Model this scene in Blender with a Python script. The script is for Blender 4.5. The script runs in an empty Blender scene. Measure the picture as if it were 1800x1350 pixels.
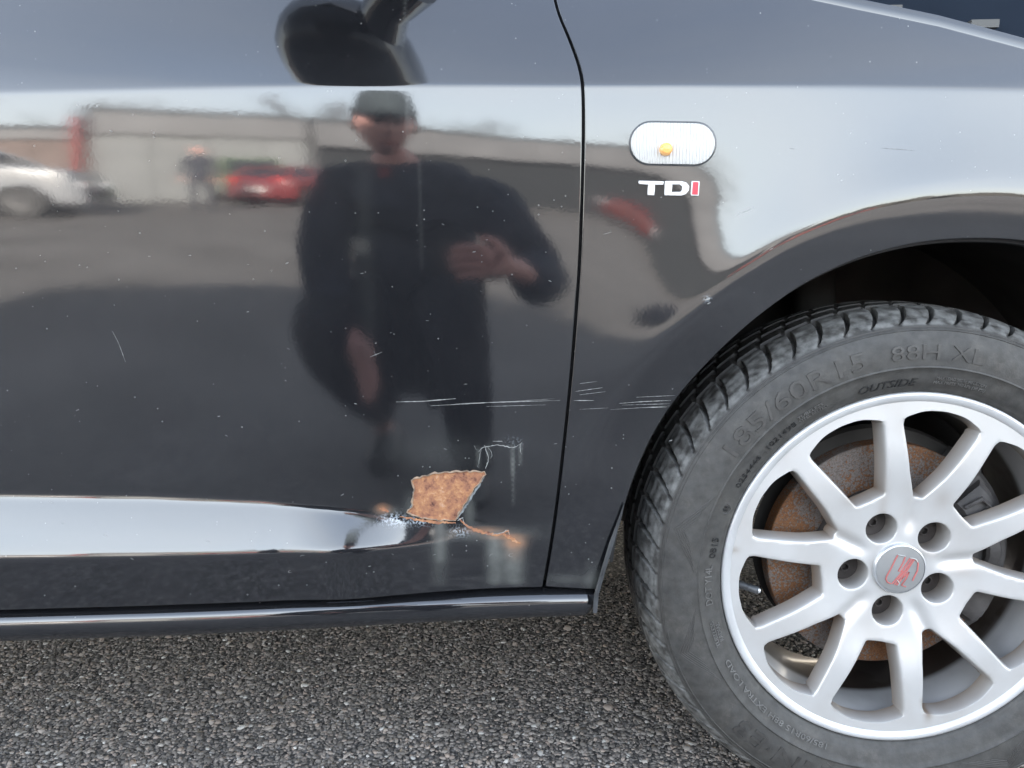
import bpy, math, random
import numpy as np
from mathutils import Vector, Matrix
from mathutils.geometry import delaunay_2d_cdt
random.seed(7); rng = np.random.default_rng(7)
R = math.radians
scene = bpy.context.scene
C = scene.collection

# ------------------------------------------------------------ camera, sky, sun, exposure
CAM_D, CAM_H, PITCH, FPX = 0.824, 0.641, R(9.0), 1352.0
cam = bpy.data.cameras.new('camera'); camo = bpy.data.objects.new('camera', cam); C.objects.link(camo)
camo.location = (0, -CAM_D, CAM_H); camo.rotation_euler = (R(90) - PITCH, 0, 0)
cam.sensor_width = 36.0; cam.lens = 36.0 * FPX / 1800.0
cam.clip_start = 0.02; cam.clip_end = 2000
scene.camera = camo

SUN_EL, SUN_AZ = R(21), R(4)          # sun stands beyond the car (+Y), a little to the right
world = bpy.data.worlds.new('World'); scene.world = world; world.use_nodes = True
wn, wl = world.node_tree.nodes, world.node_tree.links
wn.clear()
wo = wn.new('ShaderNodeOutputWorld'); bg = wn.new('ShaderNodeBackground')
sky = wn.new('ShaderNodeTexSky'); sky.sky_type = 'NISHITA'; sky.sun_disc = False
sky.sun_elevation = SUN_EL; sky.sun_rotation = SUN_AZ
sky.air_density = 1.0; sky.dust_density = 2.5; sky.ozone_density = 1.0
tc = wn.new('ShaderNodeTexCoord'); nz = wn.new('ShaderNodeTexNoise'); rp = wn.new('ShaderNodeValToRGB')
mp = wn.new('ShaderNodeMapping'); mp.inputs['Scale'].default_value = (1.0, 1.0, 2.6)
nz.inputs['Scale'].default_value = 1.7; nz.inputs['Detail'].default_value = 4; nz.inputs['Roughness'].default_value = .5
rp.color_ramp.elements[0].position = .36; rp.color_ramp.elements[1].position = .66
mx = wn.new('ShaderNodeMixRGB')     # thin high cloud, whiter towards the horizon as real haze is
sx_ = wn.new('ShaderNodeSeparateXYZ'); vr = wn.new('ShaderNodeValToRGB'); ve = vr.color_ramp.elements
ve[0].position = 0; ve[0].color = (5.6, 5.75, 5.6, 1); ve[1].position = 1; ve[1].color = (1.05, 1.2, 1.5, 1)
q_ = ve.new(.30); q_.color = (4.8, 5.1, 5.35, 1); q_ = ve.new(.62); q_.color = (1.75, 1.98, 2.35, 1)
hz = wn.new('ShaderNodeMath'); hz.operation = 'MULTIPLY_ADD'; hz.inputs[1].default_value = .22; hz.inputs[2].default_value = .62
wl.new(tc.outputs['Generated'], sx_.inputs[0]); wl.new(sx_.outputs[2], vr.inputs[0]); wl.new(vr.outputs[0], mx.inputs[2]); wl.new(tc.outputs['Generated'], mp.inputs[0]); wl.new(mp.outputs[0], nz.inputs['Vector'])
wl.new(nz.outputs['Fac'], rp.inputs[0]); wl.new(rp.outputs[0], hz.inputs[0])
wl.new(hz.outputs[0], mx.inputs[0]); wl.new(sky.outputs[0], mx.inputs[1])
wl.new(mx.outputs[0], bg.inputs[0]); bg.inputs[1].default_value = 0.108
wl.new(bg.outputs[0], wo.inputs[0])

sun = bpy.data.lights.new('sun', 'SUN'); suno = bpy.data.objects.new('sun', sun); C.objects.link(suno)
sun.energy = 5.0; sun.angle = R(.6); sun.color = (1, .93, .84)
sd = Vector((math.sin(SUN_AZ) * math.cos(SUN_EL), math.cos(SUN_AZ) * math.cos(SUN_EL), math.sin(SUN_EL)))
suno.rotation_euler = sd.to_track_quat('Z', 'Y').to_euler(); suno.location = (0, 10, 10)
vs = scene.view_settings
vs.view_transform = 'Standard'; vs.look = 'None'; vs.gamma = 1; vs.use_curve_mapping = False; vs.exposure = 3.52
scene.render.engine = 'CYCLES'
scene.cycles.use_denoising = True
scene.cycles.max_bounces = 8; scene.cycles.glossy_bounces = 5; scene.cycles.diffuse_bounces = 3
scene.cycles.sample_clamp_indirect = 6; scene.cycles.caustics_reflective = False; scene.cycles.caustics_refractive = False

# ------------------------------------------------------------ helpers
def at(px, py, Y=0.0):
    """point of the plane y=Y seen at a pixel of the 1800 px wide photograph"""
    u, v = (px - 900) / FPX, (675 - py) / FPX
    cp, sp = math.cos(PITCH), math.sin(PITCH)
    dy, dz = cp + v * sp, -sp + v * cp
    t = (Y + CAM_D) / dy
    return (u * t, CAM_H + dz * t)

def tag(o, label=None, cat=None, group=None, kind=None):
    if label: o['label'] = label
    if cat: o['category'] = cat
    if group: o['group'] = group
    if kind: o['kind'] = kind
    return o
def empty(name, loc=(0, 0, 0), rz=0, **k):
    o = bpy.data.objects.new(name, None); C.objects.link(o); o.location = loc; o.rotation_euler.z = rz
    o.empty_display_size = .1
    return tag(o, **k)
def link(name, me, mat=None, parent=None, smooth=None, loc=None):
    o = bpy.data.objects.new(name, me); C.objects.link(o)
    if mat is not None:
        me.materials.clear()
        for m in (mat if isinstance(mat, (list, tuple)) else [mat]): me.materials.append(m)
    if parent is not None: o.parent = parent
    if loc is not None: o.location = loc
    if smooth is not None: smooth_mesh(me, smooth)
    return o
def smooth_mesh(me, ang=35):
    me.polygons.foreach_set('use_smooth', [True] * len(me.polygons))
    if ang < 180: me.set_sharp_from_angle(angle=R(ang))
def mesh(name, V, F):
    me = bpy.data.meshes.new(name)
    me.from_pydata([tuple(v) for v in V], [], [tuple(f) for f in F]); me.update(); return me
def np_mesh(name, V, F):
    """fast: V (n,3) F (m,k)"""
    me = bpy.data.meshes.new(name); V = np.asarray(V, 'f'); F = np.asarray(F, 'i')
    me.vertices.add(len(V)); me.vertices.foreach_set('co', V.ravel())
    k = F.shape[1]; me.loops.add(F.size); me.loops.foreach_set('vertex_index', F.ravel())
    me.polygons.add(len(F)); me.polygons.foreach_set('loop_start', np.arange(len(F)) * k)
    try: me.polygons.foreach_set('loop_total', np.full(len(F), k))
    except Exception: pass
    me.update(calc_edges=True); me.validate(); return me
class MB:
    def __init__(s): s.V = []; s.F = []
    def add(s, V, F):
        n = len(s.V); s.V += [tuple(v) for v in V]; s.F += [tuple(i + n for i in f) for f in F]; return s
    def box(s, x0, x1, y0, y1, z0, z1, b=0.0):
        V = [(x, y, z) for x in (x0, x1) for y in (y0, y1) for z in (z0, z1)]
        F = [(0, 1, 3, 2), (4, 6, 7, 5), (0, 4, 5, 1), (2, 3, 7, 6), (0, 2, 6, 4), (1, 5, 7, 3)]
        return s.add(V, F)
    def prism(s, pts, y0, y1):      # outline in xz, extruded in y
        n = len(pts); V = [(x, y0, z) for x, z in pts] + [(x, y1, z) for x, z in pts]
        F = [tuple(range(n)), tuple(range(2 * n - 1, n - 1, -1))] + [(i, i + n, (i + 1) % n + n, (i + 1) % n) for i in range(n)]
        return s.add(V, F)
    def tube(s, P, r, n=8, cap=True):
        P = [Vector(p) for p in P]; k = len(P); V = []; F = []
        rr = r if isinstance(r, (list, tuple)) else [r] * k
        up = Vector((0, 0, 1))
        for i, p in enumerate(P):
            d = (P[min(i + 1, k - 1)] - P[max(i - 1, 0)]).normalized()
            a = d.cross(up if abs(d.z) < .9 else Vector((1, 0, 0))).normalized(); b = d.cross(a)
            for j in range(n):
                t = 2 * math.pi * j / n; V.append(p + (a * math.cos(t) + b * math.sin(t)) * rr[i])
        for i in range(k - 1):
            for j in range(n):
                F.append((i * n + j, i * n + (j + 1) % n, (i + 1) * n + (j + 1) % n, (i + 1) * n + j))
        if cap: F.append(tuple(range(n - 1, -1, -1))); F.append(tuple((k - 1) * n + j for j in range(n)))
        return s.add(V, F)
    def lathe(s, prof, cx, cz, n=96, a0=0, a1=2 * math.pi):   # prof: list (r, y), axis along y
        k = len(prof); V = []; F = []; full = abs(a1 - a0 - 2 * math.pi) < 1e-6; m = n if full else n + 1
        for i in range(m):
            t = a0 + (a1 - a0) * i / n
            for r, y in prof: V.append((cx + r * math.cos(t), y, cz + r * math.sin(t)))
        for i in range(n):
            for j in range(k - 1):
                a = i * k + j; b = ((i + 1) % m) * k + j; F.append((a, b, b + 1, a + 1))
        return s.add(V, F)
    def build(s, name, mat, parent=None, smooth=35, loc=None):
        me = mesh(name, s.V, s.F); return link(name, me, mat, parent, smooth, loc)

# ------------------------------------------------------------ materials
def nt(name):
    m = bpy.data.materials.new(name); m.use_nodes = True; n = m.node_tree.nodes; n.clear()
    o = n.new('ShaderNodeOutputMaterial'); b = n.new('ShaderNodeBsdfPrincipled'); m.node_tree.links.new(b.outputs[0], o.inputs[0])
    return m, n, m.node_tree.links, b
def simple(name, col, rough=.6, metal=0.0, noise=0.0, nscale=20, bump=0.0, bscale=200, coat=0, spec=.5, vary=None, emit=None):
    m, n, l, b = nt(name)
    b.inputs['Base Color'].default_value = (*col, 1); b.inputs['Roughness'].default_value = rough
    b.inputs['Metallic'].default_value = metal; b.inputs['Coat Weight'].default_value = coat
    b.inputs['Specular IOR Level'].default_value = spec
    g = n.new('ShaderNodeTexCoord')
    if noise or vary:
        t = n.new('ShaderNodeTexNoise'); t.inputs['Scale'].default_value = nscale; t.inputs['Detail'].default_value = 6
        l.new(g.outputs['Object'], t.inputs['Vector'])
        r = n.new('ShaderNodeValToRGB'); r.color_ramp.elements[0].position = .3; r.color_ramp.elements[1].position = .72
        c2 = vary or tuple(c * (1 + noise) for c in col); c1 = tuple(c * (1 - noise * .8) for c in col) if not vary else col
        r.color_ramp.elements[0].color = (*c1, 1); r.color_ramp.elements[1].color = (*c2, 1)
        l.new(t.outputs['Fac'], r.inputs[0]); l.new(r.outputs[0], b.inputs['Base Color'])
    if bump:
        t2 = n.new('ShaderNodeTexNoise'); t2.inputs['Scale'].default_value = bscale; t2.inputs['Detail'].default_value = 4
        l.new(g.outputs['Object'], t2.inputs['Vector'])
        bp = n.new('ShaderNodeBump'); bp.inputs['Strength'].default_value = bump; bp.inputs['Distance'].default_value = .001
        l.new(t2.outputs['Fac'], bp.inputs['Height']); l.new(bp.outputs[0], b.inputs['Normal'])
    return m

def make_paint():
    m, n, l, b = nt('black_car_paint')
    g = n.new('ShaderNodeTexCoord')
    def noise(sc, det=4, rough=.5):
        t = n.new('ShaderNodeTexNoise'); t.inputs['Scale'].default_value = sc; t.inputs['Detail'].default_value = det
        t.inputs['Roughness'].default_value = rough; l.new(g.outputs['Object'], t.inputs['Vector']); return t
    def ramp(src, p0, p1, c0=(0, 0, 0, 1), c1=(1, 1, 1, 1)):
        r = n.new('ShaderNodeValToRGB'); r.color_ramp.elements[0].position = p0; r.color_ramp.elements[1].position = p1
        r.color_ramp.elements[0].color = c0; r.color_ramp.elements[1].color = c1; l.new(src, r.inputs[0]); return r
    def math_(op, a, b_=None, c=None):
        t = n.new('ShaderNodeMath'); t.operation = op
        for i, x in enumerate((a, b_, c)):
            if x is None: continue
            if isinstance(x, (int, float)): t.inputs[i].default_value = x
            else: l.new(x, t.inputs[i])
        return t.outputs[0]
    def mixc(f, a, c):
        t = n.new('ShaderNodeMixRGB')
        for i, x in ((0, f), (1, a), (2, c)):
            if isinstance(x, (int, float)): t.inputs[i].default_value = x
            elif isinstance(x, tuple): t.inputs[i].default_value = x
            else: l.new(x, t.inputs[i])
        return t.outputs[0]
    # dust film, fine specks, flakes
    dust = ramp(noise(9, 8, .65).outputs['Fac'], .35, .75)
    vor = n.new('ShaderNodeTexVoronoi'); vor.inputs['Scale'].default_value = 260; l.new(g.outputs['Object'], vor.inputs['Vector'])
    sm = n.new('ShaderNodeSeparateColor'); l.new(vor.outputs['Color'], sm.inputs[0])
    keep = math_('GREATER_THAN', sm.outputs[0], .968)
    siz = math_('MULTIPLY_ADD', sm.outputs[1], .16, .06)
    spk = math_('MULTIPLY', math_('LESS_THAN', vor.outputs['Distance'], siz), keep)
    vor2 = n.new('ShaderNodeTexVoronoi'); vor2.inputs['Scale'].default_value = 900; l.new(g.outputs['Object'], vor2.inputs['Vector'])
    sm2 = n.new('ShaderNodeSeparateColor'); l.new(vor2.outputs['Color'], sm2.inputs[0])
    flake = math_('MULTIPLY', math_('GREATER_THAN', sm2.outputs[0], .80), math_('LESS_THAN', vor2.outputs['Distance'], .35))
    a_st = n.new('ShaderNodeAttribute'); a_st.attribute_name = 'stain'
    ss = n.new('ShaderNodeSeparateColor'); l.new(a_st.outputs['Color'], ss.inputs[0])     # R milky run, G rust, B scuff
    base = mixc(math_('MULTIPLY', dust.outputs[0], .35), (.008, .0085, .0105, 1), (.020, .020, .021, 1))
    base = mixc(math_('MULTIPLY', flake, .16), base, (.085, .09, .10, 1))
    base = mixc(math_('MULTIPLY', spk, .42), base, (.42, .42, .40, 1))
    nn = noise(60, 5, .6).outputs['Fac']
    base = mixc(math_('MULTIPLY', ss.outputs[0], math_('MULTIPLY_ADD', nn, .6, .25)), base, (.30, .31, .285, 1))
    base = mixc(math_('MULTIPLY', ss.outputs[2], ramp(noise(420, 3, .6).outputs['Fac'], .50, .56).outputs[0]), base, (.5, .55, .6, 1))
    base = mixc(math_('MULTIPLY', ss.outputs[1], math_('MULTIPLY_ADD', nn, 1.2, .25)), base, (.42, .20, .10, 1))
    l.new(base, b.inputs['Base Color'])
    b.inputs['Roughness'].default_value = .42; b.inputs['Specular IOR Level'].default_value = .06
    b.inputs['Coat Weight'].default_value = 1; b.inputs['Coat IOR'].default_value = 2.0
    cover = math_('MAXIMUM', math_('MAXIMUM', ss.outputs[1], math_('MULTIPLY', ss.outputs[0], .5)), math_('MULTIPLY', spk, .25))
    l.new(math_('SUBTRACT', 1.0, cover), b.inputs['Coat Weight'])
    cr = math_('MULTIPLY_ADD', dust.outputs[0], .03, .048)
    cr = math_('MULTIPLY_ADD', ss.outputs[0], .25, cr)
    l.new(cr, b.inputs['Coat Roughness'])
    bp = n.new('ShaderNodeBump'); bp.inputs['Strength'].default_value = 1; bp.inputs['Distance'].default_value = .000012
    l.new(noise(330, 2, .5).outputs['Fac'], bp.inputs['Height'])
    bp2 = n.new('ShaderNodeBump'); bp2.inputs['Strength'].default_value = 1; bp2.inputs['Distance'].default_value = .00004
    l.new(noise(38, 1, .4).outputs['Fac'], bp2.inputs['Height']); l.new(bp.outputs[0], bp2.inputs['Normal'])
    l.new(bp2.outputs[0], b.inputs['Coat Normal'])
    return m
PAINT = make_paint()

def make_rubber():
    m, n, l, b = nt('dusty_tyre_rubber')
    g = n.new('ShaderNodeTexCoord')
    t = n.new('ShaderNodeTexNoise'); t.inputs['Scale'].default_value = 34; t.inputs['Detail'].default_value = 12; t.inputs['Roughness'].default_value = .78
    l.new(g.outputs['Object'], t.inputs['Vector'])
    r = n.new('ShaderNodeValToRGB'); e = r.color_ramp.elements
    e[0].position = .35; e[0].color = (.031, .030, .029, 1); e[1].position = .78; e[1].color = (.098, .089, .079, 1)
    e.new(.56).color = (.048, .045, .041, 1)
    l.new(t.outputs['Fac'], r.inputs[0])
    at_ = n.new('ShaderNodeAttribute'); at_.attribute_name = 'wear'
    mx = n.new('ShaderNodeMixRGB'); mx.inputs[2].default_value = (.20, .20, .192, 1)
    t3 = n.new('ShaderNodeTexNoise'); t3.inputs['Scale'].default_value = 90; t3.inputs['Detail'].default_value = 6; l.new(g.outputs['Object'], t3.inputs['Vector'])
    r3 = n.new('ShaderNodeValToRGB'); r3.color_ramp.elements[0].position = .35; r3.color_ramp.elements[1].position = .65; l.new(t3.outputs['Fac'], r3.inputs[0])
    mm = n.new('ShaderNodeMath'); mm.operation = 'MULTIPLY'; l.new(r3.outputs[0], mm.inputs[0]); l.new(at_.outputs['Fac'], mm.inputs[1])
    l.new(mm.outputs[0], mx.inputs[0]); l.new(r.outputs[0], mx.inputs[1]); l.new(mx.outputs[0], b.inputs['Base Color'])
    b.inputs['Roughness'].default_value = .62
    t2 = n.new('ShaderNodeTexNoise'); t2.inputs['Scale'].default_value = 500; t2.inputs['Detail'].default_value = 3; l.new(g.outputs['Object'], t2.inputs['Vector'])
    bp = n.new('ShaderNodeBump'); bp.inputs['Strength'].default_value = .35; bp.inputs['Distance'].default_value = .0006
    l.new(t2.outputs['Fac'], bp.inputs['Height']); l.new(bp.outputs[0], b.inputs['Normal'])
    return m
RUBBER = make_rubber()
BLACK = simple('black_plastic', (.012, .012, .013), .55, noise=.4)
MATTE = simple('black_liner', (.045, .042, .039), .9, noise=.6, nscale=8, bump=.4, bscale=60, spec=.2)
def make_alloy(name='silver_alloy_paint', gcol=(.30, .225, .165), dirt=.7, col=(.60, .59, .575)):
    m, n, l, b = nt(name); g = n.new('ShaderNodeTexCoord')
    t = n.new('ShaderNodeTexNoise'); t.inputs['Scale'].default_value = 16; t.inputs['Detail'].default_value = 8; l.new(g.outputs['Object'], t.inputs['Vector'])
    r = n.new('ShaderNodeValToRGB'); r.color_ramp.elements[0].position = .45; r.color_ramp.elements[1].position = .75; l.new(t.outputs['Fac'], r.inputs[0])
    a = n.new('ShaderNodeAttribute'); a.attribute_name = 'grime'
    mu = n.new('ShaderNodeMath'); mu.operation = 'MULTIPLY_ADD'; mu.inputs[1].default_value = .28 * dirt; l.new(r.outputs[0], mu.inputs[0]); l.new(a.outputs['Fac'], mu.inputs[2])
    mu.use_clamp = True
    mx = n.new('ShaderNodeMixRGB'); mx.inputs[1].default_value = (*col, 1); mx.inputs[2].default_value = (*gcol, 1)
    l.new(mu.outputs[0], mx.inputs[0]); l.new(mx.outputs[0], b.inputs['Base Color'])
    b.inputs['Metallic'].default_value = .35; b.inputs['Roughness'].default_value = .34
    b.inputs['Coat Weight'].default_value = .6; b.inputs['Coat Roughness'].default_value = .12
    return m
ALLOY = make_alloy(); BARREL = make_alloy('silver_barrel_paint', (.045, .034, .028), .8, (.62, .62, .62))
def make_disc():
    m, n, l, b = nt('rusty_disc_iron'); g = n.new('ShaderNodeTexCoord')
    def noise(sc, d, ro=.6):
        t = n.new('ShaderNodeTexNoise'); t.inputs['Scale'].default_value = sc; t.inputs['Detail'].default_value = d; t.inputs['Roughness'].default_value = ro
        l.new(g.outputs['Object'], t.inputs['Vector']); return t
    a = noise(330, 3); c = noise(14, 4); 
    ad = n.new('ShaderNodeMath'); ad.operation = 'MULTIPLY_ADD'; ad.inputs[1].default_value = 1.0; l.new(c.outputs['Fac'], ad.inputs[0]); l.new(a.outputs['Fac'], ad.inputs[2])
    r = n.new('ShaderNodeValToRGB'); e = r.color_ramp.elements
    e[0].position = .90; e[0].color = (.20, .172, .155, 1); e[1].position = 1.0; e[1].color = (.24, .105, .042, 1)
    e.new(.945).color = (.16, .088, .05, 1)
    sc = n.new('ShaderNodeMath'); sc.operation = 'MULTIPLY'; sc.inputs[1].default_value = .955; l.new(ad.outputs[0], sc.inputs[0])
    l.new(sc.outputs[0], r.inputs[0])
    d = noise(600, 2); mx = n.new('ShaderNodeMixRGB'); mx.blend_type = 'MULTIPLY'; mx.inputs[0].default_value = .6
    r2 = n.new('ShaderNodeValToRGB'); r2.color_ramp.elements[0].position = .35; r2.color_ramp.elements[0].color = (.35, .3, .28, 1); r2.color_ramp.elements[1].position = .6
    l.new(d.outputs['Fac'], r2.inputs[0]); l.new(r.outputs[0], mx.inputs[1]); l.new(r2.outputs[0], mx.inputs[2]); l.new(mx.outputs[0], b.inputs['Base Color'])
    b.inputs['Roughness'].default_value = .6; b.inputs['Metallic'].default_value = .15
    bp = n.new('ShaderNodeBump'); bp.inputs['Strength'].default_value = .5; bp.inputs['Distance'].default_value = .0006; l.new(a.outputs['Fac'], bp.inputs['Height']); l.new(bp.outputs[0], b.inputs['Normal'])
    return m
DISC = make_disc()
IRON = simple('grimy_iron', (.055, .046, .042), .75, noise=.5, nscale=30, bump=.5, bscale=150)
def make_rust():
    m, n, l, b = nt('flaky_rust'); g = n.new('ShaderNodeTexCoord')
    def noise(sc, d, ro=.6):
        t = n.new('ShaderNodeTexNoise'); t.inputs['Scale'].default_value = sc; t.inputs['Detail'].default_value = d; t.inputs['Roughness'].default_value = ro
        l.new(g.outputs['Object'], t.inputs['Vector']); return t
    a = noise(170, 8, .70); v = n.new('ShaderNodeTexVoronoi'); v.inputs['Scale'].default_value = 210; l.new(g.outputs['Object'], v.inputs['Vector'])
    r = n.new('ShaderNodeValToRGB'); e = r.color_ramp.elements
    e[0].position = .30; e[0].color = (.09, .038, .03, 1); e[1].position = .74; e[1].color = (.52, .33, .23, 1)
    e.new(.40).color = (.27, .125, .08, 1); e.new(.50).color = (.36, .17, .095, 1); e.new(.60).color = (.45, .225, .11, 1)
    big = noise(45, 3); ma = n.new('ShaderNodeMath'); ma.operation = 'MULTIPLY_ADD'; ma.inputs[1].default_value = .5; l.new(big.outputs['Fac'], ma.inputs[0])
    ms = n.new('ShaderNodeMath'); ms.operation = 'SUBTRACT'; ms.inputs[1].default_value = .25; l.new(a.outputs['Fac'], ms.inputs[0]); l.new(ms.outputs[0], ma.inputs[2]); l.new(ma.outputs[0], r.inputs[0])
    mx = n.new('ShaderNodeMixRGB'); mx.blend_type = 'MULTIPLY'; mx.inputs[0].default_value = .30
    r2 = n.new('ShaderNodeValToRGB'); r2.color_ramp.elements[0].color = (.35, .22, .2, 1); r2.color_ramp.elements[0].position = .05; r2.color_ramp.elements[1].position = .4
    l.new(v.outputs['Distance'], r2.inputs[0]); l.new(r.outputs[0], mx.inputs[1]); l.new(r2.outputs[0], mx.inputs[2]); l.new(mx.outputs[0], b.inputs['Base Color'])
    b.inputs['Roughness'].default_value = .85; b.inputs['Specular IOR Level'].default_value = .3
    bp = n.new('ShaderNodeBump'); bp.inputs['Strength'].default_value = .9; bp.inputs['Distance'].default_value = .0015; l.new(a.outputs['Fac'], bp.inputs['Height']); l.new(bp.outputs[0], b.inputs['Normal'])
    return m
RUST = make_rust()
PEEL = simple('peeling_paint_edge', (.28, .20, .14), .7, noise=.6, nscale=180)
SCRATCH = simple('bare_scratch', (.26, .26, .25), .7, noise=.5, nscale=120)
CHROME = simple('brushed_chrome', (.62, .63, .64), .25, .55)
RED = simple('red_enamel', (.55, .02, .05), .25, coat=.5)
def make_glass(name, col=(1, 1, 1), rough=.02, ior=1.45):
    m, n, l, b = nt(name); b.inputs['Base Color'].default_value = (*col, 1); b.inputs['Roughness'].default_value = rough
    b.inputs['Transmission Weight'].default_value = 1; b.inputs['IOR'].default_value = ior
    return m
LENS = simple('clear_lens', (.95, .95, .94), .06, coat=1); LENS.node_tree.nodes['Principled BSDF'].inputs['Alpha'].default_value = .10
WINDOW = simple('tinted_glass', (.01, .013, .015), .03, 0, spec=.9, coat=1)

def make_ground():
    m, n, l, b = nt('asphalt_aggregate'); g = n.new('ShaderNodeTexCoord')
    v = n.new('ShaderNodeTexVoronoi'); v.inputs['Scale'].default_value = 170; v.inputs['Randomness'].default_value = 1; l.new(g.outputs['Object'], v.inputs['Vector'])
    s = n.new('ShaderNodeSeparateColor'); l.new(v.outputs['Color'], s.inputs[0])
    r = n.new('ShaderNodeValToRGB'); e = r.color_ramp.elements
    e[0].position = 0; e[0].color = (.085, .080, .076, 1); e[1].position = 1; e[1].color = (.42, .39, .36, 1)
    e.new(.45).color = (.148, .143, .138, 1); e.new(.75).color = (.22, .208, .198, 1)
    l.new(s.outputs[0], r.inputs[0])
    t = n.new('ShaderNodeTexNoise'); t.inputs['Scale'].default_value = 1.3; t.inputs['Detail'].default_value = 8; l.new(g.outputs['Object'], t.inputs['Vector'])
    r2 = n.new('ShaderNodeValToRGB'); r2.color_ramp.elements[0].position = .35; r2.color_ramp.elements[0].color = (.85, .83, .81, 1); r2.color_ramp.elements[1].position = .65; r2.color_ramp.elements[1].color = (1.35, 1.34, 1.34, 1)
    l.new(t.outputs['Fac'], r2.inputs[0])
    mx = n.new('ShaderNodeMixRGB'); mx.blend_type = 'MULTIPLY'; mx.inputs[0].default_value = 1; l.new(r.outputs[0], mx.inputs[1]); l.new(r2.outputs[0], mx.inputs[2])
    dd = n.new('ShaderNodeValToRGB'); dd.color_ramp.elements[0].position = .25; dd.color_ramp.elements[0].color = (1, 1, 1, 1); dd.color_ramp.elements[1].position = .62; dd.color_ramp.elements[1].color = (.4, .4, .4, 1)
    l.new(v.outputs['Distance'], dd.inputs[0])
    mx2 = n.new('ShaderNodeMixRGB'); mx2.blend_type = 'MULTIPLY'; mx2.inputs[0].default_value = 1; l.new(mx.outputs[0], mx2.inputs[1]); l.new(dd.outputs[0], mx2.inputs[2])
    l.new(mx2.outputs[0], b.inputs['Base Color']); b.inputs['Roughness'].default_value = .85
    bp = n.new('ShaderNodeBump'); bp.invert = True; bp.inputs['Strength'].default_value = .8; bp.inputs['Distance'].default_value = .003
    l.new(v.outputs['Distance'], bp.inputs['Height']); l.new(bp.outputs[0], b.inputs['Normal'])
    return m
GROUND = make_ground()
def make_stone():
    m, n, l, b = nt('stone_chips')
    a = n.new('ShaderNodeAttribute'); a.attribute_name = 'tone'
    r = n.new('ShaderNodeValToRGB'); e = r.color_ramp.elements
    e[0].position = 0; e[0].color = (.065, .058, .052, 1); e[1].position = 1; e[1].color = (.66, .63, .58, 1)
    e.new(.28).color = (.155, .139, .124, 1); e.new(.55).color = (.28, .25, .222, 1); e.new(.72).color = (.33, .265, .22, 1); e.new(.86).color = (.42, .40, .37, 1)
    l.new(a.outputs['Fac'], r.inputs[0]); l.new(r.outputs[0], b.inputs['Base Color']); b.inputs['Roughness'].default_value = .7
    return m
STONE = make_stone()

# ------------------------------------------------------------ ground
gm = np_mesh('ground', [(-300, -300, 0), (300, -300, 0), (300, 300, 0), (-300, 300, 0)], [(0, 1, 2, 3)])
ground = link('ground', gm, GROUND); tag(ground, kind='structure')
# loose chips of the coarse asphalt, those near enough to be told apart
def chips():
    ico_v = []; t = (1 + 5 ** .5) / 2
    for a, b_ in ((-1, t), (1, t), (-1, -t), (1, -t)): ico_v += [(a, b_, 0), (0, a, b_), (b_, 0, a)]
    iv = np.array([(-1, t, 0), (1, t, 0), (-1, -t, 0), (1, -t, 0), (0, -1, t), (0, 1, t), (0, -1, -t), (0, 1, -t), (t, 0, -1), (t, 0, 1), (-t, 0, -1), (-t, 0, 1)]); iv /= np.linalg.norm(iv[0])
    fi = np.array([(0, 11, 5), (0, 5, 1), (0, 1, 7), (0, 7, 10), (0, 10, 11), (1, 5, 9), (5, 11, 4), (11, 10, 2), (10, 7, 6), (7, 1, 8), (3, 9, 4), (3, 4, 2), (3, 2, 6), (3, 6, 8), (3, 8, 9), (4, 9, 5), (2, 4, 11), (6, 2, 10), (8, 6, 7), (9, 8, 1)])
    pitch = .0043
    xs = np.arange(-1.08, 1.0, pitch); ys = np.arange(-.16, .70, pitch * .9)
    X, Y = np.meshgrid(xs, ys); X = X.ravel() + rng.uniform(-.5, .5, X.size) * pitch; Y = Y.ravel() + rng.uniform(-.5, .5, Y.size) * pitch
    kp = rng.random(X.size) < np.clip(np.minimum(np.minimum(X + 1.08, 1.0 - X), np.minimum(Y + .16, .70 - Y)) / .10, 0, 1) ** .6; X, Y = X[kp], Y[kp]
    N = len(X); sz = rng.gamma(5, .00040, N) + .0008; sz = np.clip(sz, .0012, .0075)
    sc = np.stack([sz * rng.uniform(.75, 1.35, N), sz * rng.uniform(.75, 1.25, N), sz * rng.uniform(.35, .6, N)], 1)
    jit = rng.uniform(.60, 1.25, (N, 12, 1))
    V = iv[None] * jit * sc[:, None]
    a = rng.uniform(0, 6.28, N); tl = rng.normal(0, .22, N)
    ct, st = np.cos(tl)[:, None], np.sin(tl)[:, None]
    x, y, z = V[..., 0], V[..., 1], V[..., 2]; y, z = y * ct - z * st, y * st + z * ct
    ca, sa = np.cos(a)[:, None], np.sin(a)[:, None]; x, y = x * ca - y * sa, x * sa + y * ca
    V = np.stack([x + X[:, None], y + Y[:, None], z + (rng.uniform(-.0012, .0016, N))[:, None]], -1).reshape(-1, 3)
    F = (fi[None] + (np.arange(N) * 12)[:, None, None]).reshape(-1, 3)
    me = np_mesh('asphalt_stones', V, F)
    tone = np.repeat(rng.beta(1.6, 2.2, N), 12)
    at_ = me.attributes.new('tone', 'FLOAT', 'POINT')
    at_.data.foreach_set('value', tone[:len(at_.data)].astype('f'))
    return me
st = link('asphalt_stones', chips(), STONE); tag(st, 'coarse grey and tan stone chips in the asphalt under the car', 'stones', kind='stuff')

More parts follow.
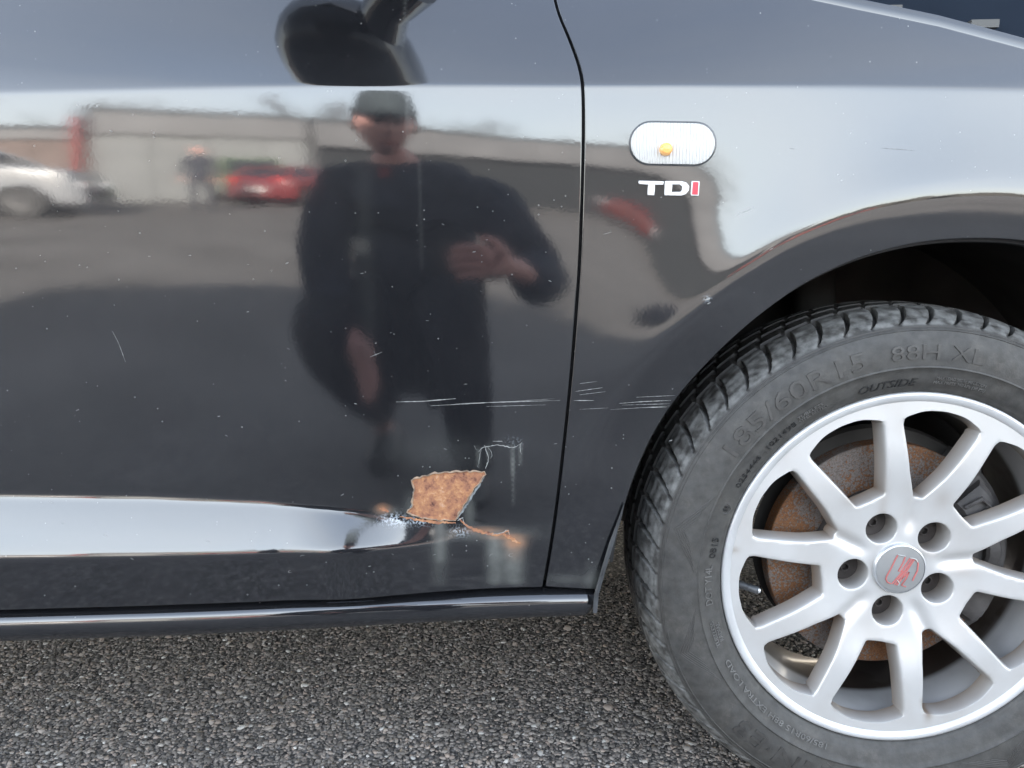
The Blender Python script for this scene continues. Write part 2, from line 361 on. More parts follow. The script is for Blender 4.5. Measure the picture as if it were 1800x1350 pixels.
# ------------------------------------------------------------ the body side as a height field y = S(x, z)
def soft(x, w):      # softplus: 0 for x<<0, x for x>>0
    return w * np.logaddexp(0, x / w)
def sstep(x, a, b): t = np.clip((x - a) / (b - a), 0, 1); return t * t * (3 - 2 * t)
WX, WZ = 0.443, 0.295
def line_z(pts, Y=-.03):
    P = [at(px, py, Y) for px, py in pts]; return np.array([p[0] for p in P]), np.array([p[1] for p in P])
CR_X, CR_Z = line_z([(-900, 185), (-400, 176), (0, 165), (300, 158), (600, 152), (850, 150), (1200, 150), (1500, 152), (1800, 158), (2400, 172)])
SU_X, SU_Z = line_z([(-900, 876), (0, 878), (250, 881), (450, 889), (600, 903), (700, 914), (850, 925), (1000, 935)])
SL_X, SL_Z = line_z([(-900, 985), (0, 976), (250, 973), (500, 969), (700, 963), (850, 957), (1000, 950)])
# table of tilt (degrees) against height below the crease
TZ = np.array([at(900, p, -.03)[1] for p in (1100, 960, 850, 740, 640, 520, 430, 345, 280, 215, 150, 60)])
TT = np.array([-9.0, -5.0, -1.5, -1.8, -2.6, -4.2, -4.2, -3.3, -1.9, -.2, 1.2, 3.0])
_zz = np.linspace(.0, 1.3, 2601); _tt = np.tan(np.radians(np.interp(_zz, TZ, TT)))
_k = np.hanning(61); _k /= _k.sum(); _tt = np.convolve(np.pad(_tt, 30, 'edge'), _k, 'valid')
_ss = np.concatenate([[0], np.cumsum((_tt[1:] + _tt[:-1]) / 2 * np.diff(_zz))]); _ss -= np.interp(.60, _zz, _ss)
_sp = (_zz, _ss)
def cubic_interp(x, X, Yv):   # uniform grid catmull-rom
    h = X[1] - X[0]; i = np.clip(((x - X[0]) / h).astype(int), 1, len(X) - 3); t = (x - X[i]) / h
    p0, p1, p2, p3 = Yv[i - 1], Yv[i], Yv[i + 1], Yv[i + 2]
    return p1 + .5 * t * (p2 - p0 + t * (2 * p0 - 5 * p1 + 4 * p2 - p3 + t * (3 * (p1 - p2) + p3 - p0)))
# the flare line round the wheel arch and the opening itself, in polar form about the wheel
def polar(pts, Y):
    a = []; r = []
    for px, py in pts:
        x, z = at(px, py, Y); a.append(math.atan2(z - WZ, x - WX) % (2 * math.pi)); r.append(math.hypot(x - WX, z - WZ))
    o = np.argsort(a); return np.array(a)[o], np.array(r)[o]
FL_PX = [(1800, 340), (1700, 338), (1600, 348), (1500, 371), (1420, 403), (1350, 441), (1250, 520), (1190, 580), (1130, 645)]
AR_PX = [(1800, 424), (1700, 418), (1600, 425), (1500, 450), (1400, 497), (1340, 540), (1280, 592), (1230, 645), (1185, 700), (1145, 765), (1118, 825), (1096, 888)]
def polyfit_polar(pts, Y, extra):
    a, r = polar(pts, Y); a = np.concatenate([[e[0] for e in extra if e[0] < a[0]], a, [e[0] for e in extra if e[0] > a[-1]]])
    r = np.concatenate([[e[1] for e in extra if e[0] < 1.2], r, [e[1] for e in extra if e[0] > 2]])
    g = np.linspace(-.5, 4.2, 941); rr = np.interp(g, a, r); k = np.hanning(41); k /= k.sum()
    return g, np.convolve(np.pad(rr, 20, 'edge'), k, 'valid')
FLA, FLR = polyfit_polar(FL_PX, -.035, [(-.4, .40), (.2, .405), (.8, .415), (3.0, .383), (3.4, .40), (4.2, .44)])
ARA, ARR = polyfit_polar(AR_PX, -.02, [(-.4, .345), (.2, .350), (.7, .358), (3.25, .335), (4.2, .35)])
def S(x, z):
    x = np.asarray(x, float); z = np.asarray(z, float)
    y = -.026 + cubic_interp(np.clip(z, .01, 1.28), *_sp)
    # slight plan curvature and a drift of the tilt towards the front
    y = y + .006 * (x + .1) ** 2
    tx = sstep(x, -.25, .10)
    y = y + tx * (z - .60) * math.tan(R(.9))
    # crease and shoulder
    zc = np.interp(x, CR_X, CR_Z); d = z - zc
    y = y + np.tan(np.radians(12.5 + 6.5 * np.exp(-((x - .06) / .22) ** 2))) * soft(d, .0012) + .9 * np.maximum(d - .005, 0) ** 2
    nose = sstep(x, .25, .75)
    y = y + nose * 1.1 * np.maximum(d, 0) ** 2
    # lower shelf of the door
    A = np.tan(np.radians(24 + 6.5 * sstep(x, -.255, -.175))) * (1 - sstep(x, -.185, .02))
    zu = np.interp(x, SU_X, SU_Z); zl = np.interp(x, SL_X, SL_Z)
    y = y - A * (zu - zl) + A * (soft(z - zl, .0016) - soft(z - zu, .0016))
    # flare over the wheel
    a = np.arctan2(z - WZ, x - WX) % (2 * np.pi); a = np.where(a > 5.6, a - 2 * np.pi, a)
    r = np.hypot(x - WX, z - WZ); rf = np.interp(a, FLA, FLR); q = r - rf
    side = (1 - sstep(a, 2.10, 2.75))
    amp = .0135 * side; L = .075
    qs = soft(q, .0045); bulge = -amp * np.exp(-qs / L * (1 + qs / .12))
    slope_in = math.tan(R(4.6)) * (1 - .75 * sstep(a, 2.45, 2.95))
    inner = soft(-q, .0045) * (slope_in + amp / L * 0)
    y = y + bulge + inner - .003 * np.exp(-(q / .01) ** 2) * 0
    # nose curves in
    y = y + .35 * np.maximum(x - .78, 0) ** 2 * 2
    return y
def N(x, z, h=.0004):
    sx = (S(x + h, z) - S(x - h, z)) / (2 * h); sz = (S(x, z + h) - S(x, z - h)) / (2 * h)
    n = np.stack([sx, -np.ones_like(sx), sz], -1); return n / np.linalg.norm(n, axis=-1, keepdims=True)

def inside(px, pz, poly):
    c = np.zeros(len(px), bool); n = len(poly); j = n - 1
    for i in range(n):
        xi, zi = poly[i]; xj, zj = poly[j]
        if zi != zj:
            m = ((zi > pz) != (zj > pz)) & (px < (xj - xi) * (pz - zi) / (zj - zi) + xi); c ^= m
        j = i
    return c
def resample(poly, step, closed=True):
    out = []; n = len(poly)
    for i in range(n if closed else n - 1):
        a = np.array(poly[i]); b = np.array(poly[(i + 1) % n]); L = np.linalg.norm(b - a); k = max(1, int(round(L / step)))
        for t in range(k): out.append(a + (b - a) * t / k)
    if not closed: out.append(np.array(poly[-1]))
    return np.array(out)
def offset_dir(loop):
    d = np.roll(loop, -1, 0) - np.roll(loop, 1, 0); n = np.stack([d[:, 1], -d[:, 0]], 1); n /= np.maximum(np.linalg.norm(n, axis=1, keepdims=True), 1e-9)
    area = .5 * np.sum(loop[:, 0] * np.roll(loop[:, 1], -1) - np.roll(loop[:, 0], -1) * loop[:, 1])
    return n if area > 0 else -n
def panel(name, outline, mat, parent, res=.0032, surf=S, nor=N, lip=.0012, depth=.014, holes=(), stain=None, thick=True):
    loops = [resample(outline, res)] + [resample(h, res) for h in holes]
    o = loops[0]; x0, z0 = o.min(0); x1, z1 = o.max(0)
    gx = np.arange(x0, x1, res); gz = np.arange(z0, z1, res * .9)
    X, Z = np.meshgrid(gx, gz); X = X + (np.arange(len(gz)) % 2)[:, None] * res * .5; X = X.ravel(); Z = Z.ravel()
    m = inside(X, Z, o)
    for h in loops[1:]: m &= ~inside(X, Z, h)
    X, Z = X[m], Z[m]
    # keep clear of the boundary
    B = np.concatenate(loops); cell = {}
    key = np.floor(B / (res)).astype(int); occ = set(map(tuple, key))
    K = np.floor(np.stack([X, Z], 1) / res).astype(int); keep = np.ones(len(X), bool)
    for i, (a, b) in enumerate(K):
        if (a, b) in occ: keep[i] = False
    X, Z = X[keep], Z[keep]
    P = np.concatenate([B, np.stack([X, Z], 1)]); edges = []; s = 0
    for lp in loops:
        n = len(lp); edges += [(s + i, s + (i + 1) % n) for i in range(n)]; s += n
    v, e, f, *_ = delaunay_2d_cdt([Vector(p) for p in P], edges, [], 0, 1e-7)
    V2 = np.array([tuple(p) for p in v]); F = np.array(f)
    cen = V2[F].mean(1); m = inside(cen[:, 0], cen[:, 1], o)
    for h in loops[1:]: m &= ~inside(cen[:, 0], cen[:, 1], h)
    F = F[m]
    nv = len(V2); y = surf(V2[:, 0], V2[:, 1]); V3 = np.stack([V2[:, 0], y, V2[:, 1]], 1); NN = nor(V2[:, 0], V2[:, 1])
    F = [tuple(t) for t in F.tolist()]
    # face orientation: outward is -y
    a, b, c = (V3[[t[k] for t in F]] for k in range(3)); ny = np.cross(b - a, c - a)[:, 1]
    F = [t if q < 0 else (t[0], t[2], t[1]) for t, q in zip(F, ny)]
    Vs = [V3]; Ns = [NN]; base = nv; s = 0
    if thick:
        for li, lp in enumerate(loops):
            n = len(lp); d2 = offset_dir(lp) * (1 if li == 0 else -1)
            idx = np.arange(s, s + n); q = V3[idx]; D = np.stack([d2[:, 0], np.zeros(n), d2[:, 1]], 1)
            p1 = q + D * lip * .7 + np.array([0, lip * .3, 0]); p2 = q + D * lip + np.array([0, lip, 0]); p3 = q + D * lip + np.array([0, depth, 0])
            n1 = NN[idx] + D; n1 /= np.linalg.norm(n1, axis=1, keepdims=True)
            Vs += [p1, p2, p3]; Ns += [n1, D, D]
            rings = [idx, base + np.arange(n), base + n + np.arange(n), base + 2 * n + np.arange(n)]
            ccw = (.5 * np.sum(lp[:, 0] * np.roll(lp[:, 1], -1) - np.roll(lp[:, 0], -1) * lp[:, 1]) > 0) == (li == 0)
            for ra, rb in zip(rings[:-1], rings[1:]):
                for i in range(n):
                    j = (i + 1) % n
                    F.append((ra[i], rb[i], rb[j], ra[j]) if ccw else (ra[i], ra[j], rb[j], rb[i]))
            base += 3 * n; s += n
    V = np.concatenate(Vs); NV = np.concatenate(Ns)
    me = mesh(name, V, [tuple(int(k) for k in t) for t in F])
    me.polygons.foreach_set('use_smooth', [True] * len(me.polygons))
    me.normals_split_custom_set_from_vertices([tuple(q) for q in NV])
    if stain is not None:
        ca = me.color_attributes.new('stain', 'FLOAT_COLOR', 'POINT')
        c = np.ones((len(V), 4), 'f'); c[:, :3] = stain(V[:, 0], V[:, 2]); ca.data.foreach_set('color', c.ravel())
    return link(name, me, mat, parent)

# ------------------------------------------------------------ the black car
car = empty('parked_car', (WX, .82, 0), label='black hatchback seen from the side, rust patch low on its front door', cat='car')
car_off = Vector((-WX, -.82, 0))
body_root = car
def under(o, parent=None):   # geometry is in world coordinates: parts get the offset
    o.location = car_off; return o

GAP_PX = [(948, -330), (962, -160), (975, -60), (983, 0), (1003, 60), (1018, 110), (1024, 150), (1025, 220), (1023, 330), (1019, 460), (1011, 580), (1001, 700), (987, 830), (972, 950), (957, 1041)]
for _ in range(2):
    GAP_PX = [GAP_PX[0]] + [q for a, b in zip(GAP_PX[:-1], GAP_PX[1:]) for q in ((a[0] * .75 + b[0] * .25, a[1] * .75 + b[1] * .25), (a[0] * .25 + b[0] * .75, a[1] * .25 + b[1] * .75))] + [GAP_PX[-1]]
def gap_line(dx): return [at(px + dx, py, -.03) for px, py in GAP_PX]
door_bot = [at(px, py, -.03) for px, py in [(953, 1042), (700, 1049), (400, 1058), (0, 1069), (-500, 1080)]]
TOPZ = .995
rust_px = [(721, 850), (727, 846), (745, 841), (763, 836), (790, 834), (820, 833), (851, 833), (852, 838), (843, 851), (833, 864), (822, 882), (812, 897), (803, 912), (799, 921), (785, 920), (770, 921), (752, 918), (735, 915), (713, 907), (722, 897), (724, 880), (726, 866)]
def soft_blob(x, z, px, py, rx, ry, Y=-.03, pw=1.0):
    cx, cz = at(px, py, Y); sx = rx / 1560; sz = ry / 1560
    return np.exp(-(((x - cx) / sx) ** 2 + ((z - cz) / sz) ** 2) ** pw)
def run(x, z, px, py0, py1, w):
    cx, z1 = at(px, py0, -.03); _, z0 = at(px, py1, -.03); s = w / 1560
    t = np.clip((z1 - z) / (z1 - z0), 0, 1); return np.exp(-((x - cx) / s) ** 2) * sstep(z, z0, z0 + .01) * (1 - sstep(z, z1 - .004, z1 + .008)) * (1 - .55 * t)
def door_stain(x, z):
    r = np.zeros_like(x); g = np.zeros_like(x); b = np.zeros_like(x)
    r += .7 * run(x, z, 773, 915, 1000, 9) + .35 * run(x, z, 770, 960, 1046, 13)
    r += .85 * run(x, z, 868, 945, 1046, 12) + .95 * run(x, z, 905, 955, 1046, 15) + .4 * run(x, z, 888, 960, 1046, 22)
    r += .6 * run(x, z, 901, 790, 850, 3.0) + .45 * run(x, z, 902, 810, 900, 2.2) + .5 * run(x, z, 915, 788, 830, 3)
    r += .4 * run(x, z, 840, 795, 835, 3) + .35 * run(x, z, 858, 790, 822, 3)
    r += .6 * soft_blob(x, z, 868, 945, 60, 12) + .45 * soft_blob(x, z, 722, 900, 12, 22) + .5 * soft_blob(x, z, 824, 905, 9, 26) * 1.0
    r += .30 * run(x, z, 704, -40, 110, 2.2) + .20 * run(x, z, 712, 20, 80, 1.6) + .16 * run(x, z, 716, 160, 300, 2.5) + .13 * run(x, z, 738, 290, 480, 2.5) + .05 * run(x, z, 640, 300, 640, 14)
    r += .12 * soft_blob(x, z, 770, 800, 70, 30) + .5 * soft_blob(x, z, 676, 905, 22, 9)
    g += 1.1 * soft_blob(x, z, 905, 962, 15, 9) + .8 * soft_blob(x, z, 888, 950, 26, 5) + .8 * soft_blob(x, z, 670, 901, 11, 7) + .6 * soft_blob(x, z, 848, 938, 30, 4)
    g += .25 * soft_blob(x, z, 905, 978, 13, 14)
    b += 1.0 * soft_blob(x, z, 686, 918, 17, 9) + .9 * soft_blob(x, z, 735, 922, 26, 6) + .8 * soft_blob(x, z, 808, 940, 14, 7)
    b += .12 * soft_blob(x, z, 905, 780, 20, 10)
    return np.tanh(np.stack([r, g, b], 1) * .85)
xg = [at(px - 4, py, -.03) for px, py in GAP_PX]
top_i = [p for p in xg if p[1] < TOPZ]
door_out = [(-1.10, door_bot[-1][1])] + [(-1.10, TOPZ), (top_i[0][0] - .004, TOPZ)] + top_i + door_bot[:-1]
front_door = under(panel('front_door', door_out, PAINT, car, stain=door_stain))
rear = [(-1.95, .42), (-1.95, TOPZ), (-1.106, TOPZ), (-1.106, door_bot[-1][1]), (-1.70, door_bot[-1][1])]
def fender_stain(x, z):
    r = .35 * soft_blob(x, z, 1045, 1030, 14, 26) + .3 * run(x, z, 1000, 1025, 1046, 40)
    return np.clip(np.stack([r, 0 * x, .5 * soft_blob(x, z, 1240, 525, 6, 4)], 1), 0, 1)
rd = under(panel('rear_door', rear, PAINT, car, res=.02, stain=None))

# fender: gap side, sill, arch, nose, bonnet edge
EDGE = [at(px, py, -.02) for px, py in [(1051, 1040), (1063, 1000), (1078, 950), (1093, 905)]]
aa = np.linspace(3.18, -.10, 120); arch = []
for a in aa:
    r = np.interp(a, ARA, ARR); arch.append((WX + r * math.cos(a), WZ + r * math.sin(a)))
arch = [p for p in arch if p[1] > at(1090, 905, -.02)[1] + .004 or p[0] > WX]
TOPE = []
for px, py in [(2500, 345), (2150, 202), (1950, 132), (1800, 88), (1650, 48), (1500, 17), (1400, -4), (1300, -24), (1200, -42), (1100, -58), (985, -72)]:
    Yt = .03
    for _ in range(8):
        x_, z_ = at(px, py, Yt); Yt = float(S(np.array([x_]), np.array([z_]))[0])
    TOPE.append((x_, z_))
fl = [at(px + 5, py, -.03) for px, py in GAP_PX]; zt = TOPE[-1][1]
fl = [p for p in fl if p[1] < zt - .01]
fend_out = EDGE + arch + [(.86, .27), (1.12, .30), (1.16, .45), (1.14, .60)] + TOPE + fl
print('fender top z', zt, 'arch end', arch[-1])
fender = under(panel('front_fender', fend_out, PAINT, car, res=.0027, stain=fender_stain))

# dark structure behind the shut lines
mb = MB()
gl = gap_line(0)
for (x, z), (x2, z2) in zip(gl[:-1], gl[1:]):
    if z2 > TOPZ + .1: continue
    y = float(S(np.array([x]), np.array([z]))[0]) + .016; y2 = float(S(np.array([x2]), np.array([z2]))[0]) + .016
    mb.add([(x - .03, y, z), (x + .03, y, z), (x2 + .03, y2, z2), (x2 - .03, y2, z2)], [(0, 1, 2, 3)])
under(mb.build('door_seal', BLACK, car))
# sill
def sill():
    # profile (distance below door line, y)
    prof = [(.006, .030), (.004, .016), (.0015, .004), (-.003, -.0090), (-.0065, -.0142), (-.0105, -.0168), (-.019, -.0178), (-.028, -.0165), (-.035, -.0115), (-.0395, -.003), (-.042, .010), (-.042, .05)]
    xs = np.concatenate([np.linspace(-1.9, -.6, 30), np.linspace(-.59, .0935, 124)])
    bx, bz = line_z([(-900, 1088), (0, 1069), (400, 1058), (700, 1049), (953, 1042), (1010, 1041), (1050, 1041)])
    V = []; F = []; k = len(prof)
    off = -.013
    for x in xs:
        zb = np.interp(x, bx, bz) - .0065
        off = -.013 + .7 * float(S(np.array([.07]), np.array([zb + .008]))[0] - S(np.array([-.42]), np.array([zb + .008]))[0]) * float(sstep(x, -.42, .10)) 
        hs = float(np.interp(x, [-.6, .1], [1.0, .88]))
        e = max(0, (x - .080) / .0135); 
        for d, y in prof:
            zz = zb + d * hs
            if d < -.012: zz += .012 * e ** 2 * min(1, (-d - .012) / .02)
            V.append((x, y + off + .004 * e ** 2, zz))
    for i in range(len(xs) - 1):
        for j in range(k - 1):
            a = i * k + j; F.append((a, a + 1, a + k + 1, a + k))
    n0 = (len(xs) - 1) * k; F.append(tuple(range(n0, n0 + k)))
    me = mesh('side_sill', V, F); return link('side_sill', me, PAINT, car, 50)
under(sill())
# underbody, wheel housing
mb = MB()
mb.box(-1.95, -.02, .10, 1.54, .255, .28)
mb.box(-.02, .9, .42, 1.22, .255, .28)
mb.box(.82, 1.4, .10, 1.54, .20, .24)
under(mb.build('underbody', MATTE, car))
mb = MB(); a0 = R(-12); 
lin = [(.385, .012), (.392, .05), (.392, .33), (.33, .345), (.15, .355)]
mb.lathe(lin, WX, WZ + .005, 60, R(-8), R(188))
lo = mb.build('wheel_arch_liner', MATTE, car); under(lo)
mb = MB()   # folded lip of the arch and the trim strip down the rear edge of the opening
pts = []
for a in np.linspace(3.10, -.05, 140):
    r = np.interp(a, ARA, ARR); x, z = WX + r * math.cos(a), WZ + r * math.sin(a); pts.append((x, z, a))
V = []; F = []
for i, (x, z, a) in enumerate(pts):
    y = float(S(np.array([x]), np.array([z]))[0]); ux, uz = math.cos(a), math.sin(a)
    V += [(x + ux * .0, y + .010, z + uz * .0), (x - ux * .004, y + .011, z - uz * .004), (x - ux * .005, y + .016, z - uz * .005), (x + ux * .010, y + .03, z + uz * .010)]
for i in range(len(pts) - 1):
    for j in range(3): a = i * 4 + j; F.append((a, a + 1, a + 5, a + 4))
mb.add(V, F); under(mb.build('arch_lip', BLACK, car))
trim_px = [(1098, 886), (1094, 905), (1079, 953), (1064, 1003), (1053, 1042), (1050, 1074)]
P = [at(px, py, -.02) for px, py in trim_px]; V = []; F = []
for i, (x, z) in enumerate(P):
    k_ = min(1, .15 + i * .42); x -= .0012
    V += [(x - .0045 * k_, -.0235, z), (x - .0030 * k_, -.0256, z), (x + .0005 * k_, -.0245, z), (x + .0018 * k_, -.010, z), (x + .0018 * k_, .07, z)]
for i in range(len(P) - 1):
    for j in range(4): a = i * 5 + j; F.append((a, a + 5, a + 6, a + 1))
mb = MB(); mb.add(V, F)
TRIM = simple('grey_plastic_trim', (.055, .058, .062), .35, noise=.4, nscale=60, coat=.3)
under(mb.build('mud_guard_trim', TRIM, car, 60))

# bonnet beyond the fender edge
V = []; F = []; k = 7
TE = TOPE[::-1]
xs = np.linspace(TE[0][0], TE[-1][0], 60)
tx_ = np.array([p[0] for p in TE]); tz_ = np.array([p[1] for p in TE])
for x in xs:
    z = np.interp(x, tx_, tz_); y = float(S(np.array([x]), np.array([z]))[0])
    for dy, dz in ((.012, -.012), (.0030, -.0025), (.0034, .003), (.0037, .0118), (.0046, .0130), (.30, .020), (.75, .035)):
        V.append((x, y + dy, z + dz))
for i in range(len(xs) - 1):
    for j in range(k - 1): a = i * k + j; F.append((a, a + k, a + k + 1, a + 1))
mb = MB(); mb.add(V, F); under(mb.build('bonnet', PAINT, car, 50))

# cabin, roof and far side, mostly to throw the right shadow
def hull():
    ws = empty('x') if False else None
    # stations: x, zlow, belt z, half width at belt
    mb = MB(); yc = .82
    st = [(-2.86, .45, .78, .60), (-2.80, .30, .95, .70), (-2.2, .24, 1.00, .74), (-1.2, .24, .99, .755), (-.2, .24, .98, .755), (.10, .24, .95, .74), (.6, .50, .87, .70), (1.0, .40, .80, .66), (1.30, .30, .70, .55), (1.38, .30, .55, .40)]
    V = []; F = []; k = 8
    for x, zl, zb, hw in st:
        hb = hw - .0
        V += [(x, yc - hb, zl), (x, yc - hb, zb - .02), (x, yc - hw * .93, zb), (x, yc - hw * .3, zb + .02), (x, yc + hw * .3, zb + .02), (x, yc + hw * .93, zb), (x, yc + hb + .03, zb - .02), (x, yc + hb + .03, zl)]
    for i in range(len(st) - 1):
        for j in range(k - 1):
            if st[i][0] >= .10 and st[i][0] < 1.0 and j == 0: continue
            a = i * k + j; F.append((a, a + 1, a + k + 1, a + k))
    F.append(tuple(range(k))); F.append(tuple(range((len(st) - 1) * k, len(st) * k))[::-1])
    mb.add(V, F); under(mb.build('body_shell', PAINT, car, 40))
    g = MB()   # glasshouse
    lo_ = [(-2.72, .99), (-.10, .97), (.28, .94)]; V = []
    for (x, z, w) in ((-2.70, 1.0, .66), (-2.30, 1.40, .54), (-1.3, 1.45, .55), (-.55, 1.40, .55), (.22, .965, .66)):
        V += [(x, yc - w, z), (x, yc + w, z)]
    b = [(-2.70, .98, .70), (-1.3, .985, .71), (.22, .955, .70)]
    for (x, z, w) in b: V += [(x, yc - w, z), (x, yc + w, z)]
    F = [(0, 1, 3, 2), (6, 7, 9, 8), (10, 0, 2, 4, 12), (12, 4, 6, 8, 14), (11, 13, 5, 3, 1), (13, 15, 9, 7, 5)]
    g.add(V, F); under(g.build('side_window', WINDOW, car, 20))
    r = MB(); V = []
    for (x, z, w) in ((-2.32, 1.405, .55), (-1.9, 1.44, .555), (-1.3, 1.456, .56), (-.8, 1.44, .56), (-.53, 1.41, .555)):
        V += [(x, yc - w, z), (x, yc - w * .8, z + .02), (x, yc + w * .8, z + .02), (x, yc + w, z)]
    F = [(i * 4 + j, i * 4 + j + 1, i * 4 + j + 5, i * 4 + j + 4) for i in range(4) for j in range(3)]
    r.add(V, F); under(r.build('roof', PAINT, car, 40))
    for s_ in (-1, 1):
        p = MB(); p.tube([(.26, yc + s_ * .67, .95), (-.53, yc + s_ * .555, 1.41)], .022, 8); under(p.build('window_pillar', BLACK, car))
        p = MB(); p.tube([(-1.25, yc + s_ * .70, .98), (-1.3, yc + s_ * .56, 1.44)], .03, 8); under(p.build('window_pillar', BLACK, car))
    # bumper and lamps
    q = MB(); q.box(1.10, 1.42, .12, 1.5, .22, .5); under(q.build('bumper', PAINT, car, 30))
hull()

# rust patch: bare metal with a lifted rim of paint
def rust():
    o = [at(px, py, -.03) for px, py in rust_px]
    o = resample(o, .003); n = len(o)
    jit = np.array([math.sin(i * 1.7) * .0005 + random.uniform(-.0005, .0005) for i in range(n)]); d = offset_dir(o); o2 = o + d * jit[:, None]
    f1 = lambda x, z: S(x, z) - .0006 - .0007 * np.sin(x * 900) * np.sin(z * 800 + 1)
    panel_o = panel('rust_patch', [tuple(p) for p in o2], RUST, car, res=.0028, surf=f1, nor=N, lip=.0003, depth=.004); under(panel_o)
    V = []; F = []; k = 5
    for i in range(n):
        w = .0006 + .0003 * math.sin(i * .9) + random.uniform(0, .0004); h = .0014 + random.uniform(0, .0008)
        for t, hh in ((-w * .9, .0002), (-w * .4, h), (0, h * 1.15), (w * .6, h * .6), (w * 1.3, .0)):
            p = o2[i] + d[i] * t; V.append((p[0], float(S(p[0:1], p[1:2])[0]) - hh - .0002, p[1]))
    for i in range(n):
        for j in range(k - 1): a = i * k + j; b_ = ((i + 1) % n) * k + j; F.append((a, a + 1, b_ + 1, b_))
    mb = MB(); mb.add(V, F); under(mb.build('peeling_paint', PEEL, car, 60))
rust()
# scratches and cracks: thin ribbons following the panel
def ribbon(mb, pts, w, Y=-.03, n=14, jig=.0):
    P = [at(px, py, Y) for px, py in pts]; P = resample(P, .002, False)
    if len(P) > 6:
        for _ in range(3): P[1:-1] = (P[:-2] + 2 * P[1:-1] + P[2:]) / 4
    k = len(P); V = []; F = []
    for i, p in enumerate(P):
        d = P[min(i + 1, k - 1)] - P[max(i - 1, 0)]; d = d / max(np.linalg.norm(d), 1e-9); nn = np.array([-d[1], d[0]])
        t = i / (k - 1); ww = w * (math.sin(math.pi * min(max(t, .06), .94)) ** .5) * random.uniform(.45, 1.1); p = p + nn * random.uniform(-jig, jig)
        for s_ in (-1, 1):
            q = p + nn * ww * .5 * s_; V.append((q[0], float(S(q[0:1], q[1:2])[0]) - .00035, q[1]))
    for i in range(k - 1): F.append((2 * i, 2 * i + 1, 2 * i + 3, 2 * i + 2))
    mb.add(V, F)
mb = MB()
for pts, w in [([(694, 709), (740, 708), (800, 703)], .0011), ([(755, 716), (860, 710), (985, 706)], .0008), ([(800, 712), (900, 708), (975, 703)], .0005),
               ([(855, 717), (960, 714)], .0004), ([(1010, 706), (1045, 706)], .0009), ([(1012, 690), (1060, 683)], .0006), ([(1020, 696), (1065, 690)], .0005),
               ([(1090, 711), (1130, 708), (1182, 706)], .0009), ([(1095, 714), (1180, 712)], .0005), ([(1075, 722), (1180, 716)], .0004), ([(1120, 700), (1190, 697)], .0006), ([(1130, 719), (1175, 718)], .0006), ([(1020, 722), (1070, 719)], .0004),
               ([(192, 583), (203, 605), (214, 638)], .0007), ([(1020, 676), (1050, 672)], .0004),
               ([(866, 779), (883, 779)], .0008), ([(648, 629), (670, 620)], .0005), ([(655, 618), (660, 628)], .0004), ([(1075, 408), (1060, 412)], .0004),
               ([(762, 868), (764, 870)], .0004), ([(1288, 380), (1325, 365)], .0005), ([(1545, 262), (1600, 266)], .0004), ([(1386, 262), (1394, 263)], .0006),
               ([(1346, 440), (1353, 436)], .0005), ([(1180, 780), (1186, 778)], .0012), ([(1236, 527), (1245, 524)], .003), ([(1240, 534), (1246, 531)], .0015)]:
    ribbon(mb, pts, w)
for pts, w in [([(841, 798), (848, 789), (858, 788), (872, 785), (885, 787), (903, 791), (913, 785), (917, 781)], .0011), ([(851, 786), (856, 800), (859, 812), (853, 828)], .0010),
               ([(846, 790), (842, 810), (839, 826)], .0006), ([(857, 789), (866, 802), (862, 810)], .0005), ([(915, 783), (914, 793), (917, 802)], .0008), ([(838, 795), (832, 787)], .0004),
               ([(811, 916), (816, 927), (834, 938), (858, 946), (881, 944), (893, 936), (896, 950)], .0012), ([(803, 921), (813, 915)], .0013)]:
    ribbon(mb, pts, w, jig=.0004)
for i in range(46):      # tiny loops and nicks
    px, py = random.uniform(20, 1000), random.uniform(200, 1030)
    if 690 < px < 930 and 820 < py < 960: continue
    L = random.uniform(2, 7); a = random.uniform(-.6, .6)
    ribbon(mb, [(px, py), (px + L * math.cos(a), py + L * math.sin(a))], random.uniform(.0004, .0010))
for i in range(4):
    px, py = random.uniform(380, 980), random.uniform(960, 1035); r0 = random.uniform(3, 7)
    ribbon(mb, [(px + r0 * math.cos(t), py + r0 * .6 * math.sin(t)) for t in np.linspace(random.uniform(0, 3), random.uniform(4, 5.5), 9)], .0004)
mb2 = MB()
for pts, w in [([(806, 917), (815, 927), (830, 936), (850, 943), (868, 947), (884, 945), (893, 938)], .0042), ([(884, 946), (895, 950), (905, 958), (915, 962)], .0050), ([(664, 900), (672, 902), (680, 906)], .0050), ([(700, 914), (716, 917), (735, 920), (760, 924), (800, 925)], .0034), ([(893, 938), (896, 948)], .0018)]:
    ribbon(mb2, pts, w, jig=.0007)
under(mb2.build('rust_edge', RUST, car, 180))
PRIM = simple('blue_grey_primer', (.20, .22, .23), .6, noise=.6, nscale=150)
for pts, w in [([(852, 838), (845, 853), (834, 868), (823, 886), (813, 902), (803, 918)], .0030), ([(724, 868), (725, 884), (718, 900)], .0020)]:
    mb2 = MB(); ribbon(mb2, pts, w, jig=.0005); under(mb2.build('lifted_paint', PRIM, car, 180))
sc_ = under(mb.build('scratches', SCRATCH, car, 180)); sc_['kind'] = 'stuff'

